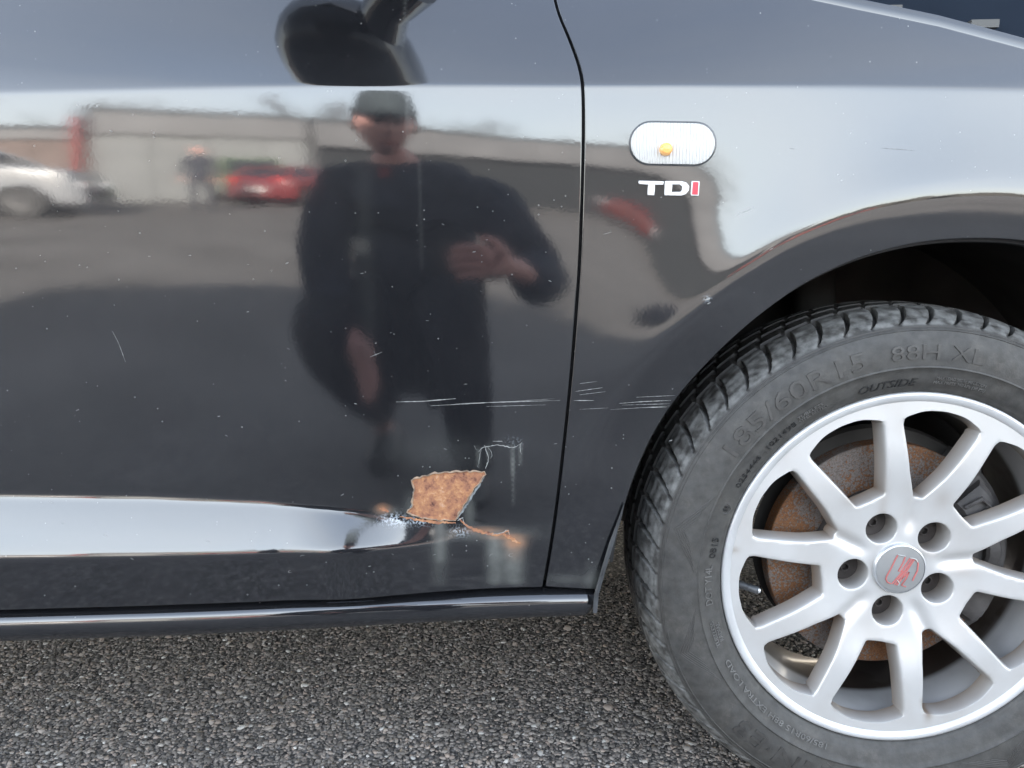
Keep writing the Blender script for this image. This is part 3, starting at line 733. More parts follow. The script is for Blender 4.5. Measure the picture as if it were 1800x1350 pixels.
# side repeater lamp
def stadium(cx, cz, w, h, n=16):
    r = h / 2; P = []
    for i in range(n + 1):
        t = -math.pi / 2 + math.pi * i / n; P.append((cx + w / 2 - r + r * math.cos(t), cz + r * math.sin(t)))
    for i in range(n + 1):
        t = math.pi / 2 + math.pi * i / n; P.append((cx - w / 2 + r + r * math.cos(t), cz + r * math.sin(t)))
    return P
lc = at(1183, 252, -.035); lw = .0845; lh = .0402
ly = float(S(np.array([lc[0]]), np.array([lc[1]]))[0])
sh = R(-1.0)
def ringset(name, levels, mat, parent, cap=True, smooth=50):
    V = []; F = []; k = None
    for (w, h, y) in levels:
        P = stadium(0, 0, w, h); k = len(P)
        for x, z in P:
            X = lc[0] + x * math.cos(sh) - z * math.sin(sh); Z = lc[1] + x * math.sin(sh) + z * math.cos(sh)
            V.append((X, float(S(np.array([X]), np.array([Z]))[0]) + y, Z))
    for i in range(len(levels) - 1):
        for j in range(k): a = i * k + j; b_ = i * k + (j + 1) % k; F.append((a, b_, b_ + k, a + k))
    if cap: F.append(tuple(range((len(levels) - 1) * k, len(levels) * k))[::-1])
    mb = MB(); mb.add(V, F); return mb.build(name, mat, parent, smooth)
lamp = under(ringset('side_repeater_lamp', [(lw + .0025, lh + .0025, .0005), (lw + .0025, lh + .0025, -.0012), (lw, lh, -.0016), (lw - .001, lh - .001, .0)], TRIM, car, cap=False))
REFL = simple('lamp_reflector', (.66, .65, .62), .4)
_n, _l = REFL.node_tree.nodes, REFL.node_tree.links; _w = _n.new('ShaderNodeTexWave'); _w.inputs['Scale'].default_value = 95; _g = _n.new('ShaderNodeTexCoord'); _b = _n.new('ShaderNodeBump'); _b.inputs['Strength'].default_value = .8; _b.inputs['Distance'].default_value = .002
_l.new(_g.outputs['Object'], _w.inputs['Vector']); _l.new(_w.outputs['Fac'], _b.inputs['Height']); _l.new(_b.outputs[0], _n['Principled BSDF'].inputs['Normal'])
def child(o): return o
refl = ringset('lamp_reflector', [(lw - .001, lh - .001, -.0006), (lw - .001, lh - .001, -.0016), (lw - .012, lh - .012, -.0020)], REFL, lamp)
lens = ringset('lamp_lens', [(lw, lh, -.0005), (lw, lh, -.0045), (lw - .003, lh - .003, -.0078), (lw - .010, lh - .010, -.0092), (lw - .022, lh - .022, -.0096)], LENS, lamp)
AMBER = simple('amber_bulb', (.95, .42, .02), .25, coat=.6)
bm_ = MB(); bx_, bz_ = at(1170, 263, -.035)
prof = [(.0001, -.0092), (.004, -.0086), (.0060, -.0065), (.0066, -.001)]
bm_.lathe([(r, y + ly) for r, y in prof], bx_, bz_, 20)
bulb = bm_.build('bulb', AMBER, lamp)

# badge TDI
TDI_Y = -.030
def letter(name, poly, mat, hole=None, h=.0022, bevel=.0005, base=0.0):
    o = [at(px, py, TDI_Y) for px, py in poly]; holes = [[at(px, py, TDI_Y) for px, py in hole]] if hole else []
    f = lambda x, z: S(x, z) - h - base
    nn = lambda x, z: N(x, z)
    return panel(name, o, mat, badge, res=.0022, surf=f, nor=nn, lip=.0004, depth=h, holes=holes)
badge = empty('model_badge', (0, 0, 0)); badge.parent = car; under(badge)
letter('badge_letter', [(1122, 319), (1165, 320), (1164, 325), (1149.5, 325), (1148.5, 343.5), (1137.5, 343), (1138.5, 325), (1122, 323.5)], CHROME)
letter('badge_letter', [(1168, 319.5), (1196, 320), (1204, 322), (1209, 328), (1208.5, 335), (1204, 341), (1196, 344), (1167, 343.5)], CHROME,
       hole=[(1180, 324.5), (1193, 324.5), (1197.5, 328), (1198, 334), (1195, 338.5), (1178.5, 338.8)])
letter('badge_letter', [(1214.5, 319.5), (1227, 320), (1225.5, 344.5), (1212.5, 344)], CHROME)
letter('badge_inlay', [(1216.5, 321.3), (1225.4, 321.6), (1223.8, 342.6), (1214.8, 342.2)], RED, h=.0027)

# ------------------------------------------------------------ the wheel
wheel = empty('front_wheel', (0, 0, 0)); wheel.parent = car; under(wheel)
def tyre():
    nb = 60; seg = 26; n = nb * seg
    side = [(.2060, .0035), (.2085, -.0008), (.2105, -.0026), (.2125, -.0030), (.2140, -.0048), (.2200, -.0078), (.2280, -.0104), (.2345, -.0122), (.2352, -.0134), (.2362, -.0134), (.2370, -.0126), (.2450, -.0134), (.2540, -.0136), (.2620, -.0126), (.2690, -.0106), (.2745, -.0084), (.2752, -.0090), (.2762, -.0086), (.2768, -.0072), (.2795, -.0058)]
    tread = [(.2820, -.0040), (.2842, -.0018), (.2862, .0006), (.2880, .0035), (.2900, .0070), (.2922, .0110), (.2942, .0150), (.2958, .0195), (.2970, .0240), (.2980, .0290), (.2986, .0340), (.2990, .0385)]
    g = .0058
    crown = [(.2991, .0400), (.2991 - g, .0412), (.2991 - g, .0470), (.3000, .0482), (.3006, .0600), (.3008, .0680), (.3008 - g, .0690), (.3008 - g, .0755), (.3010, .0765), (.3010, .0900), (.3008, .1000), (.3008 - g, .1010), (.3008 - g, .1075), (.3004, .1085), (.2996, .1220), (.2994 - g, .1235), (.2994 - g, .129), (.2985, .130), (.2950, .150), (.2880, .163), (.2700, .172), (.2400, .172), (.2080, .160)]
    tr_, ty_ = np.array([p[0] for p in tread]), np.array([p[1] for p in tread]); u_ = np.arange(len(tread)); uu = np.linspace(0, len(tread) - 1, 30)
    tread = list(zip(np.interp(uu, u_, tr_), np.interp(uu, u_, ty_)))
    prof = side + tread + crown; k = len(prof); ns = len(side); nt_ = len(tread)
    V = np.zeros((n, k, 3)); wear = np.zeros((n, k))
    th = np.arange(n) / n * 2 * np.pi
    for j, (r, y) in enumerate(prof):
        rr = np.full(n, r); yy = np.full(n, y)
        if ns <= j:   # lateral grooves curve with depth into the tread
            s_ = (y + .004) / .043
            if y < .0395:
                curve = .62 * (1 - math.exp(-s_ * 2.6))       # fraction of a block pitch
                ph = (th / (2 * np.pi) * nb + curve) % 1.0
                d = np.minimum(ph, 1 - ph)
                w = .030 + .050 * min(1, s_ * 1.6)
                gr = 1 - sstep(d, w, w + .035)
                dep = .0085 * sstep(np.array(s_), -.05, .25)
                rr = rr - gr * dep * 1.0
                yy = yy + gr * .0022
                wear[:, j] = (1 - gr) * .85
                # worn, rounded shoulder
                rr -= .0006 * (1 + np.sin(th * 7 + j))*.5
            elif y < .16:
                ph = (th / (2 * np.pi) * nb * 1.0 + .4 + (y - .04) * 14) % 1.0
                d = np.minimum(ph, 1 - ph); gr = 1 - sstep(d, .04, .08)
                if abs(r - .2991) < .003 or r > .2985: rr = rr - gr * .004
        else:
            wear[:, j] = .12
        V[:, j, 0] = WX + rr * np.cos(th); V[:, j, 2] = WZ + rr * np.sin(th); V[:, j, 1] = yy
    V[:, :, 2] = np.maximum(V[:, :, 2], .001)
    i = np.arange(n)[:, None]; j = np.arange(k - 1)[None]
    a = i * k + j; b_ = ((i + 1) % n) * k + j
    F = np.stack([a, b_, b_ + 1, a + 1], -1).reshape(-1, 4)
    me = np_mesh('tyre', V.reshape(-1, 3), F)
    w = me.attributes.new('wear', 'FLOAT', 'POINT'); w.data.foreach_set('value', wear.ravel().astype('f'))
    return link('tyre', me, RUBBER, wheel, 48), prof
ty, TPROF = tyre()
def side_y(r):
    rs = [p[0] for p in TPROF[:20]]; ys = [p[1] for p in TPROF[:20]]; return float(np.interp(r, rs, ys))
def lettering(text, rc, size, a_start, a_end=None, lift=.0011, sx=1.0, name='sidewall_lettering', spacing=1.0, shear=0, mat=None):
    cu = bpy.data.curves.new('t', 'FONT'); cu.body = text; cu.size = 1; cu.extrude = .5; cu.resolution_u = 3; cu.space_character = spacing; cu.shear = shear
    o = bpy.data.objects.new('t', cu); C.objects.link(o)
    dg = bpy.context.evaluated_depsgraph_get(); me = bpy.data.meshes.new_from_object(o.evaluated_get(dg))
    bpy.data.objects.remove(o)
    co = np.array([v.co[:] for v in me.vertices]); h = .72; co[:, 1] /= h
    W = co[:, 0].max(); s_x = (abs(a_start - a_end) / W) if a_end is not None else size / h / rc * sx
    ang = a_start - co[:, 0] * s_x; r = rc - size / 2 + co[:, 1] * size
    V = np.stack([WX + r * np.cos(ang), [side_y(q) - (lift if z > 0 else -.0005) for q, z in zip(r, co[:, 2])], WZ + r * np.sin(ang)], 1)
    for v, c in zip(me.vertices, V): v.co = c
    me.name = name; link(name, me, mat or RUBBER2, wheel, 30)
RUBBER2 = simple('raised_rubber', (.052, .049, .046), .5, noise=.3, nscale=60)
RUBBER3 = simple('worn_bright_rubber', (.12, .116, .11), .6, noise=.3, nscale=60)
RUBBER4 = simple('dark_sunk_rubber', (.018, .018, .018), .5, noise=.3, nscale=60)
lettering('185/60R15', .2525, .0205, R(147.5), R(105.5))
lettering('88H', .2525, .0165, R(99.5), R(87.5))
lettering('XL', .2525, .0165, R(84.5), R(76.5))
lettering('OUTSIDE', .2195, .0085, R(109), R(92), mat=RUBBER4, shear=.25)
lettering('MAX LOAD 560 kg INFLATION', .2240, .0034, R(87), R(73), mat=RUBBER3)
lettering('MAX PRESS 340 kPa (50 PSI)', .2190, .0034, R(87.5), R(72.5), mat=RUBBER3)
lettering('TUBELESS', .2235, .0036, R(127), R(119), mat=RUBBER3); lettering('STEEL BELTED', .2190, .0036, R(127), R(118), mat=RUBBER3)
lettering('0254446', .2205, .0060, R(152.5), R(141.5), mat=RUBBER4); lettering('1021498', .2205, .0060, R(139), R(128), mat=RUBBER4)
lettering('DOT Y14L', .2240, .0085, R(189), R(177.0), mat=RUBBER3); lettering('0815', .2210, .0080, R(174.8), R(168.5), mat=RUBBER4)
lettering('L·IN·E3', .2560, .0220, R(255), R(224), mat=RUBBER2)
lettering('185/60R15 88H EXTRA LOAD', .2230, .0062, R(250), R(207), mat=RUBBER3)
lettering('RADIAL', .2190, .0048, R(201), R(195), mat=RUBBER3); lettering('TUBELESS', .2250, .0048, R(202), R(194), mat=RUBBER3)
mb = MB()      # approval mark: a ring with E4, and the ribs of the wavy pattern
def arc_rib(mb, f, a0, a1, w=.0007, h=.0006, n=40):
    V = []; F = []
    for i in range(n + 1):
        a = a0 + (a1 - a0) * i / n; r = f(a); 
        for dr, hh in ((-w, 0), (0, h), (w, 0)):
            V.append((WX + (r + dr) * math.cos(a), side_y(r + dr) - hh, WZ + (r + dr) * math.sin(a)))
    for i in range(n):
        for j in range(2): q = i * 3 + j; F.append((q, q + 1, q + 4, q + 3))
    mb.add(V, F)
for c0 in (168, 200, 262, 300, 340, 20, 50):
    for kx in range(5):
        sp = R(11 - kx * 1.9); rr0 = .240 + kx * .0022; hgt = .0300 - kx * .0050
        arc_rib(mb, lambda a, s_=sp, r0=rr0, h_=hgt, c=R(c0): r0 + h_ * max(0, 1 - abs(a - c) / s_) ** 1.2, R(c0) - sp, R(c0) + sp, .0006, .0007, 34)
for rr_, w_ in ((.2785, .0006),): arc_rib(mb, lambda a: rr_, 0, 2 * math.pi, w_, .0007, 200)
ea, er = R(159.5), .2215; ex, ez = WX + er * math.cos(ea), WZ + er * math.sin(ea); V = []; F = []
for i in range(25):
    t = i / 24 * 2 * math.pi
    for rr_, hh in ((.0052, 0), (.0058, .0008), (.0064, 0)): V.append((ex + rr_ * math.cos(t), side_y(er) - hh, ez + rr_ * math.sin(t)))
for i in range(24):
    for j in range(2): q = i * 3 + j; F.append((q, q + 1, q + 4, q + 3))
mb.add(V, F); mb.build('sidewall_ribs', RUBBER2, wheel, 180)
lettering('E4', .2215, .0055, R(160.3), R(158.6), mat=RUBBER4)

def set_grime(o, fn):
    me = o.data; co = np.array([v.co[:] for v in me.vertices]); a = me.attributes.new('grime', 'FLOAT', 'POINT'); a.data.foreach_set('value', np.clip(fn(co), 0, 1).astype('f'))
# rim: lip and barrel
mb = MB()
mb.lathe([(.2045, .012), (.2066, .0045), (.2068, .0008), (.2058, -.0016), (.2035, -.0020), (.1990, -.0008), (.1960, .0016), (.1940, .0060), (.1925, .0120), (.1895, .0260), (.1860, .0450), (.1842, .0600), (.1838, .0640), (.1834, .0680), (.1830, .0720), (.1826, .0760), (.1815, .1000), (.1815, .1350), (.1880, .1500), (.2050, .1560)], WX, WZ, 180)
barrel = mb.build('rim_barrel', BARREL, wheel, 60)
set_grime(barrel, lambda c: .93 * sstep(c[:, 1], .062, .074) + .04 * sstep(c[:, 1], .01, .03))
# rim face
def dish(x, z):
    r = np.hypot(x - WX, z - WZ)
    y = .0015 + .0125 * (1 - sstep(r, .03, .185)) - .004 * np.exp(-((r - .125) / .035) ** 2)
    a = np.arctan2(z - WZ, x - WX)
    # shallow V valley running to the hub between the spokes of each pair
    ph = np.abs((a - VA + np.pi / 5) % (2 * np.pi / 5) - np.pi / 5)
    dv = ph * r
    y = y + .0045 * np.exp(-(dv / .007) ** 2) * sstep(r, .036, .06) * (1 - sstep(r, .095, .12))
    return y
VA = R(80.2)
def dn(x, z, h=.0006):
    sx = (dish(x + h, z) - dish(x - h, z)) / (2 * h); sz = (dish(x, z + h) - dish(x, z - h)) / (2 * h)
    n = np.stack([sx, -np.ones_like(sx), sz], -1); return n / np.linalg.norm(n, axis=-1, keepdims=True)
def rounded(poly, rad, n=7):
    out = []; m = len(poly)
    for i in range(m):
        p0, p1, p2 = (np.array(poly[(i + d) % m]) for d in (-1, 0, 1)); a = p0 - p1; b = p2 - p1; la, lb = np.linalg.norm(a), np.linalg.norm(b); a /= la; b /= lb
        rd = rad[i] if isinstance(rad, (list, tuple)) else rad
        half = math.acos(np.clip(a @ b, -1, 1)) / 2; t = min(rd / math.tan(half), la * .48, lb * .48)
        A, B = p1 + a * t, p1 + b * t
        for k in range(n + 1):
            s_ = k / n; out.append(tuple((1 - s_) ** 2 * A + 2 * s_ * (1 - s_) * p1 + s_ ** 2 * B))
    return out
def pol(r, a): return (WX + r * math.cos(a), WZ + r * math.sin(a))
wins = []
for k in range(5):
    c = VA + k * 2 * math.pi / 5
    # between the arms of a V
    P = [pol(.084, c - R(4.6)), pol(.116, c - R(11.2)), pol(.178, c - R(15.2)), pol(.1865, c - R(7)), pol(.1875, c), pol(.1865, c + R(7)), pol(.178, c + R(15.2)), pol(.116, c + R(11.2)), pol(.084, c + R(4.6))]
    wins.append(rounded(P, [.005, .06, .011, .05, .05, .05, .011, .06, .005]))
    c2 = c + math.pi / 5
    P = [pol(.091, c2 - R(12.0)), pol(.178, c2 - R(15.2)), pol(.1865, c2 - R(7)), pol(.1875, c2), pol(.1865, c2 + R(7)), pol(.178, c2 + R(15.2)), pol(.091, c2 + R(12.0)), pol(.088, c2)]
    wins.append(rounded(P, [.007, .011, .05, .05, .05, .011, .007, .02]))
bolts = [pol(.0525, VA + math.pi / 5 + k * 2 * math.pi / 5) for k in range(5)]
bh = [[(bx + .0190 * math.cos(t), bz + .0190 * math.sin(t)) for t in np.linspace(0, 2 * math.pi, 36, endpoint=False)] for bx, bz in bolts]
circ = [pol(.1964, t) for t in np.linspace(0, 2 * math.pi, 180, endpoint=False)]
def rim_face():
    res = .0030; loops = [np.array(circ)] + [resample(w, res) for w in wins] + [np.array(b) for b in bh]
    o = loops[0]; x0, z0 = o.min(0); x1, z1 = o.max(0)
    X, Z = np.meshgrid(np.arange(x0, x1, res), np.arange(z0, z1, res)); X = X.ravel(); Z = Z.ravel(); m = inside(X, Z, o)
    for h in loops[1:]: m &= ~inside(X, Z, h)
    X, Z = X[m], Z[m]; B = np.concatenate(loops); dmin = np.array([np.min((B[:, 0] - a) ** 2 + (B[:, 1] - b) ** 2) for a, b in zip(X, Z)]); kp = dmin > (res * .6) ** 2
    P = np.concatenate([B, np.stack([X[kp], Z[kp]], 1)]); E = []; s = 0; st = []
    for lp in loops: n = len(lp); E += [(s + i, s + (i + 1) % n) for i in range(n)]; st.append(s); s += n
    v, e, f, *_ = delaunay_2d_cdt([Vector(p) for p in P], E, [], 0, 1e-7)
    V2 = np.array([tuple(p) for p in v]); F = np.array(f); cen = V2[F].mean(1); m = inside(cen[:, 0], cen[:, 1], o)
    for h in loops[1:]: m &= ~inside(cen[:, 0], cen[:, 1], h)
    F = F[m]; V3 = np.stack([V2[:, 0], dish(V2[:, 0], V2[:, 1]), V2[:, 1]], 1); NN = dn(V2[:, 0], V2[:, 1])
    a, b, c = (V3[F[:, k]] for k in range(3)); ny = np.cross(b - a, c - a)[:, 1]; F = [tuple(t) if q < 0 else (t[0], t[2], t[1]) for t, q in zip(F.tolist(), ny)]
    Vs = [V3]; gr = [np.zeros(len(V3))]; base = len(V3); 
    for li, lp in enumerate(loops[1:], 1):
        n = len(lp); D = -offset_dir(lp); idx = np.arange(st[li], st[li] + n); ring = [idx]; q = V3[idx]
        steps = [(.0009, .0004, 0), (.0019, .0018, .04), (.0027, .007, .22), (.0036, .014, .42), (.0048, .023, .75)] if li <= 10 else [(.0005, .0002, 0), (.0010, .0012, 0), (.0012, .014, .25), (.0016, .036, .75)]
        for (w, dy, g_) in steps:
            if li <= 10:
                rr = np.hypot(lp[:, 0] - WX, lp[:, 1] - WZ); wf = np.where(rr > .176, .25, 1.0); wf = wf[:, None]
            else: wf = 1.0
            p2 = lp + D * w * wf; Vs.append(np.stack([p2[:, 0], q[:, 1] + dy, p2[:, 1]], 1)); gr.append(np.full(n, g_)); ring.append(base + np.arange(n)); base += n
        ccw = (.5 * np.sum(lp[:, 0] * np.roll(lp[:, 1], -1) - np.roll(lp[:, 0], -1) * lp[:, 1]) < 0)
        for ra, rb in zip(ring[:-1], ring[1:]):
            for i in range(n):
                j = (i + 1) % n; F.append((ra[i], rb[i], rb[j], ra[j]) if ccw else (ra[i], ra[j], rb[j], rb[i]))
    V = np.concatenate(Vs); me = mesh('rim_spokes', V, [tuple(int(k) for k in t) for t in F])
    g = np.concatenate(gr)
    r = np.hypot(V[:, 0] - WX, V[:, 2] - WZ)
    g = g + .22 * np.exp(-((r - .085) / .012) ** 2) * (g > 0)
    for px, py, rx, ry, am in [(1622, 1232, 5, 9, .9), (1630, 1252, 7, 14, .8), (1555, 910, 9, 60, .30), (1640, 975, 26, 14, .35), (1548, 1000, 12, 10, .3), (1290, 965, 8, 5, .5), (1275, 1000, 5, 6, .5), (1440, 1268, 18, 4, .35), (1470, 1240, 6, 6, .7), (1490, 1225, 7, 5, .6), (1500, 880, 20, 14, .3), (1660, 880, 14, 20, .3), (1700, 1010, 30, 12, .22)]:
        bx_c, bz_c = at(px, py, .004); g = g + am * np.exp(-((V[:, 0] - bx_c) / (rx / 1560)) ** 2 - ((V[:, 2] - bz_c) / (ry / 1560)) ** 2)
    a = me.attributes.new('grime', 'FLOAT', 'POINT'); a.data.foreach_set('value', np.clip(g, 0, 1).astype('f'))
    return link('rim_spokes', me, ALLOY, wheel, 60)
rim_face()
# hub cap with its emblem
CAPM = simple('grey_cap_plastic', (.30, .30, .295), .35, .3, noise=.1, nscale=40)
mb = MB(); cy = .0140
mb.lathe([(.0300, cy + .002), (.0298, cy - .0035), (.0288, cy - .0050), (.0278, cy - .0052)], WX, WZ, 64); mb.build('cap_ring', CHROME, wheel, 60)
mb = MB(); mb.lathe([(.0281, cy - .0030), (.0274, cy - .0048), (.0200, cy - .0056), (.0100, cy - .0060), (.0001, cy - .0061)], WX, WZ, 64); mb.build('centre_cap', CAPM, wheel, 60)
EMB = simple('faded_red_emblem', (.50, .14, .13), .4); EMB2 = simple('worn_chrome_emblem', (.42, .42, .41), .35, .6)
def flat_line(mb, pts, w, y):
    P = [np.array(p) for p in pts]; k = len(P); V = []; F = []
    for i, p in enumerate(P):
        d = P[min(i + 1, k - 1)] - P[max(i - 1, 0)]; d = d / max(np.linalg.norm(d), 1e-9); nn = np.array([-d[1], d[0]]) * w / 2
        V += [(p[0] + nn[0], y, p[1] + nn[1]), (p[0] + nn[0], y - .0004, p[1] + nn[1]), (p[0] - nn[0], y - .0004, p[1] - nn[1]), (p[0] - nn[0], y, p[1] - nn[1])]
    for i in range(k - 1):
        for j in range(3): a = i * 4 + j; F.append((a, a + 4, a + 5, a + 1))
    mb.add(V, F)
def em(px, py):      # emblem drawn in a 300 px wide view of the cap
    return (WX + (px - 824) * .0600 / 515, WZ - (py - 634) * .0600 / 490)
mb = MB(); ye = cy - .0061
curves = [[(780, 490), (752, 550), (722, 625), (690, 690), (682, 725), (700, 755), (735, 770)], [(855, 505), (838, 560), (815, 610), (798, 645), (822, 652), (850, 610), (880, 560), (902, 520)],
          [(925, 525), (890, 590), (850, 660), (800, 735), (770, 778)], [(945, 530), (905, 600), (868, 668), (820, 745), (790, 785)], [(905, 655), (880, 720), (840, 785), (885, 800)],
          [(960, 535), (985, 570), (985, 640), (960, 700), (945, 740)], [(745, 772), (775, 735), (810, 690), (845, 640)], [(905, 655), (870, 690), (840, 720)]]
for c in curves: flat_line(mb, [em(*p) for p in c], .0015, ye)
mb.build('cap_emblem', EMB, wheel, 180)
mb = MB()
for c in [[(780, 488), (855, 502)], [(900, 518), (940, 524), (965, 535), (975, 560)], [(790, 735), (815, 760), (822, 778), (805, 785)]]: mb = MB(); flat_line(mb, [em(*p) for p in c], .0012, ye - .0002); mb.build('cap_emblem_chrome', EMB2, wheel, 180)
# bolts down in their wells
for bx, bz in bolts:
    mb = MB(); hexa = [(bx + .0095 * math.cos(t), bz + .0095 * math.sin(t)) for t in np.linspace(0, 2 * math.pi, 6, endpoint=False)]
    mb.prism(hexa, .040, .06); mb.lathe([(.019, .050), (.001, .050)], bx, bz, 20)
    mb.lathe([(.0060, .0360), (.0050, .0345), (.0040, .0345), (.0035, .045), (.0001, .046)], bx, bz, 12)
    mb.build('wheel_bolt', IRON, wheel, 30)
# balance weight of the look of the hub behind the face
mb = MB(); mb.lathe([(.078, .058), (.078, .075)], WX, WZ, 60)
# disc, bell, shield, caliper, valve
mb = MB(); mb.lathe([(.0840, .0555), (.0850, .0540), (.1360, .0540), (.1370, .0550), (.1370, .0760)], WX, WZ, 140); mb.build('brake_disc', DISC, wheel, 40)
mb = MB(); mb.lathe([(.0001, .040), (.076, .041), (.080, .043), (.0828, .049), (.0840, .0555)], WX, WZ, 80); mb.build('disc_bell', IRON, wheel, 40)
mb = MB(); mb.lathe([(.1370, .0760), (.1500, .0800), (.153, .0900)], WX, WZ, 100, R(-95), R(135)); mb.lathe([(.03, .105), (.140, .105)], WX, WZ, 60); mb.build('splash_shield', MATTE, wheel, 40)
mb = MB()
def polbox(mb, r0, r1, a0, a1, y0, y1, n=8, ch=.006):
    V = []; F = []
    for i in range(n + 1):
        a = a0 + (a1 - a0) * i / n; e = ch if i in (0, n) else 0
        for r, y in ((r0, y0 + ch + e), (r0 + ch, y0 + e), (r1 - ch, y0 + e), (r1, y0 + ch + e), (r1, y1), (r0, y1)): V.append((WX + r * math.cos(a), y, WZ + r * math.sin(a)))
    for i in range(n):
        for j in range(6): a = i * 6 + j; b_ = i * 6 + (j + 1) % 6; F.append((a, b_, b_ + 6, a + 6))
    F.append(tuple(range(6))[::-1]); F.append(tuple(n * 6 + j for j in range(6)))
    mb.add(V, F)
polbox(mb, .088, .150, R(-40), R(50), .050, .12, 16); polbox(mb, .096, .140, R(14), R(42), .034, .06, 6); polbox(mb, .096, .140, R(-36), R(-8), .036, .06, 6)
polbox(mb, .118, .136, R(-3), R(10), .040, .06, 3, .003); polbox(mb, .112, .152, R(43), R(58), .045, .075, 4)
mb.tube([pol(.105, R(38))[0:1] + (.035,) + pol(.105, R(38))[1:], pol(.125, R(38))[0:1] + (.030,) + pol(.125, R(38))[1:], pol(.128, R(32))[0:1] + (.030,) + pol(.128, R(32))[1:], pol(.108, R(30))[0:1] + (.035,) + pol(.108, R(30))[1:]], .003, 8)
mb.build('brake_caliper', simple('caliper_cast', (.06, .055, .053), .65, noise=.4, nscale=60, bump=.5, bscale=200), wheel, 35)
mb = MB(); v0 = pol(.187, R(187)); v1 = pol(.162, R(189.5))
mb.tube([(v0[0], .026, v0[1]), (v0[0] * .4 + v1[0] * .6, .018, v0[1] * .4 + v1[1] * .6)], [.0052, .0042], 14)
mb.tube([(v0[0] * .4 + v1[0] * .6, .018, v0[1] * .4 + v1[1] * .6), (v0[0] * .38 + v1[0] * .62, .0178, v0[1] * .38 + v1[1] * .62), (v1[0], .012, v1[1])], [.0042, .0046, .0046], 14)
mb.build('valve_stem', TRIM, wheel, 40)
mb = MB(); mb.tube([(v1[0], .012, v1[1]), (v1[0] + .0022, .0112, v1[1] - .0002)], [.0036, .002], 12); mb.build('valve_cap', CHROME, wheel, 40)
# drive shaft and knuckle behind
mb = MB(); mb.tube([(WX, .10, WZ), (WX, .5, WZ + .02)], .02, 12); mb.tube([(WX - .02, .20, WZ + .02), (WX - .01, .30, WZ + .36)], .03, 12); mb.tube([(WX, .15, WZ - .06), (WX - .3, .5, .22)], .02, 8); mb.build('strut', MATTE, wheel, 40)
# grit marks on the lower rim
mb = MB()
def mark(cx, cy_, rx, ry, seed):
    rnd = random.Random(seed); P = []
    for i in range(10):
        t = i / 10 * 2 * math.pi; k_ = rnd.uniform(.45, 1.15); P.append((cx + rx * k_ * math.cos(t), cy_ + ry * k_ * math.sin(t)))
    return P
# door mirror, above the picture, seen only by its lower edge and its reflection
mir = empty('door_mirror', (0, 0, 0)); mir.parent = car; under(mir)
def mirror_housing():
    V = []; F = []; n = 20; m = 12
    cx, cy_, cz = -.185, -.150, .984
    for i in range(m + 1):
        v = i / m; t = math.pi * v
        for j in range(n):
            u = 2 * math.pi * j / n
            ex = lambda c, p: math.copysign(abs(c) ** p, c)
            x = .082 * ex(math.sin(t), .7) * ex(math.cos(u), .7); z = .088 * ex(math.sin(t), .7) * ex(math.sin(u), .75) ; y = .115 * ex(math.cos(t), .7)
            V.append((cx + x - .1 * y, cy_ + y, cz + z * (1 - .25 * (y / .115)) + .1 * y * -1))
    for i in range(m):
        for j in range(n): a = i * n + j; b_ = i * n + (j + 1) % n; F.append((a, b_, b_ + n, a + n))
    mb = MB(); mb.add(V, F); return mb
mirror_housing().build('mirror_housing', PAINT, mir, 80)
mb = MB(); mb.tube([(-.10, .01, .945), (-.13, -.03, .958), (-.15, -.08, .968)], [.030, .026, .034], 16); mb.build('mirror_foot', PAINT, mir, 60)


# ------------------------------------------------------------ the yard behind the photographer (seen in the paint)
METALW = simple('pale_wall_cladding', (.16, .166, .168), .7, noise=.15, nscale=.8)
FASC = simple('grey_fascia_sheet', (.13, .13, .135), .6, noise=.2, nscale=.6)
DARKBAY = simple('dark_bay_interior', (.018, .02, .022), .8)
ROOFM = simple('roof_felt', (.06, .065, .07), .9)
REDP = simple('red_painted_steel', (.20, .03, .03), .6)
def shed(name, p0, p1, h, fh, bays, label, wallmat, depth=12):
    a = math.atan2(p1[1] - p0[1], p1[0] - p0[0]); L = math.hypot(p1[0] - p0[0], p1[1] - p0[1])
    t = empty(name, (p0[0], p0[1], 0), a, label=label, cat='building')
    w = MB(); w.box(0, L, -depth, -.25, 0, h - .3); w.build('wall_core', DARKBAY if bays else wallmat, t, 20)
    x = 0.0; wid = 1.2; k = int(L / wid)
    for i in range(k):
        x0 = i * L / k; x1 = x0 + L / k - .03
        if any(b0 <= (x0 + x1) / 2 <= b1 for b0, b1 in bays): continue
        m = MB(); m.box(x0, x1, -.25, 0, 0, h - fh); m.build('wall_panel', wallmat, t, 20)
    for i in range(max(1, int(L / 3))):
        n_ = max(1, int(L / 3)); m = MB(); m.box(i * L / n_, (i + 1) * L / n_ - .04, -.3, .18, h - fh, h); m.build('fascia_panel', FASC, t, 20)
    m = MB(); m.box(-.1, L + .1, -depth, .28, h, h + .16); m.build('roof', ROOFM, t, 20)
    for b0, b1 in bays:
        m = MB(); m.box(b0 - .06, b0 + .06, -.1, .04, 0, h - fh); m.build('bay_post', FASC, t, 20)
    return t
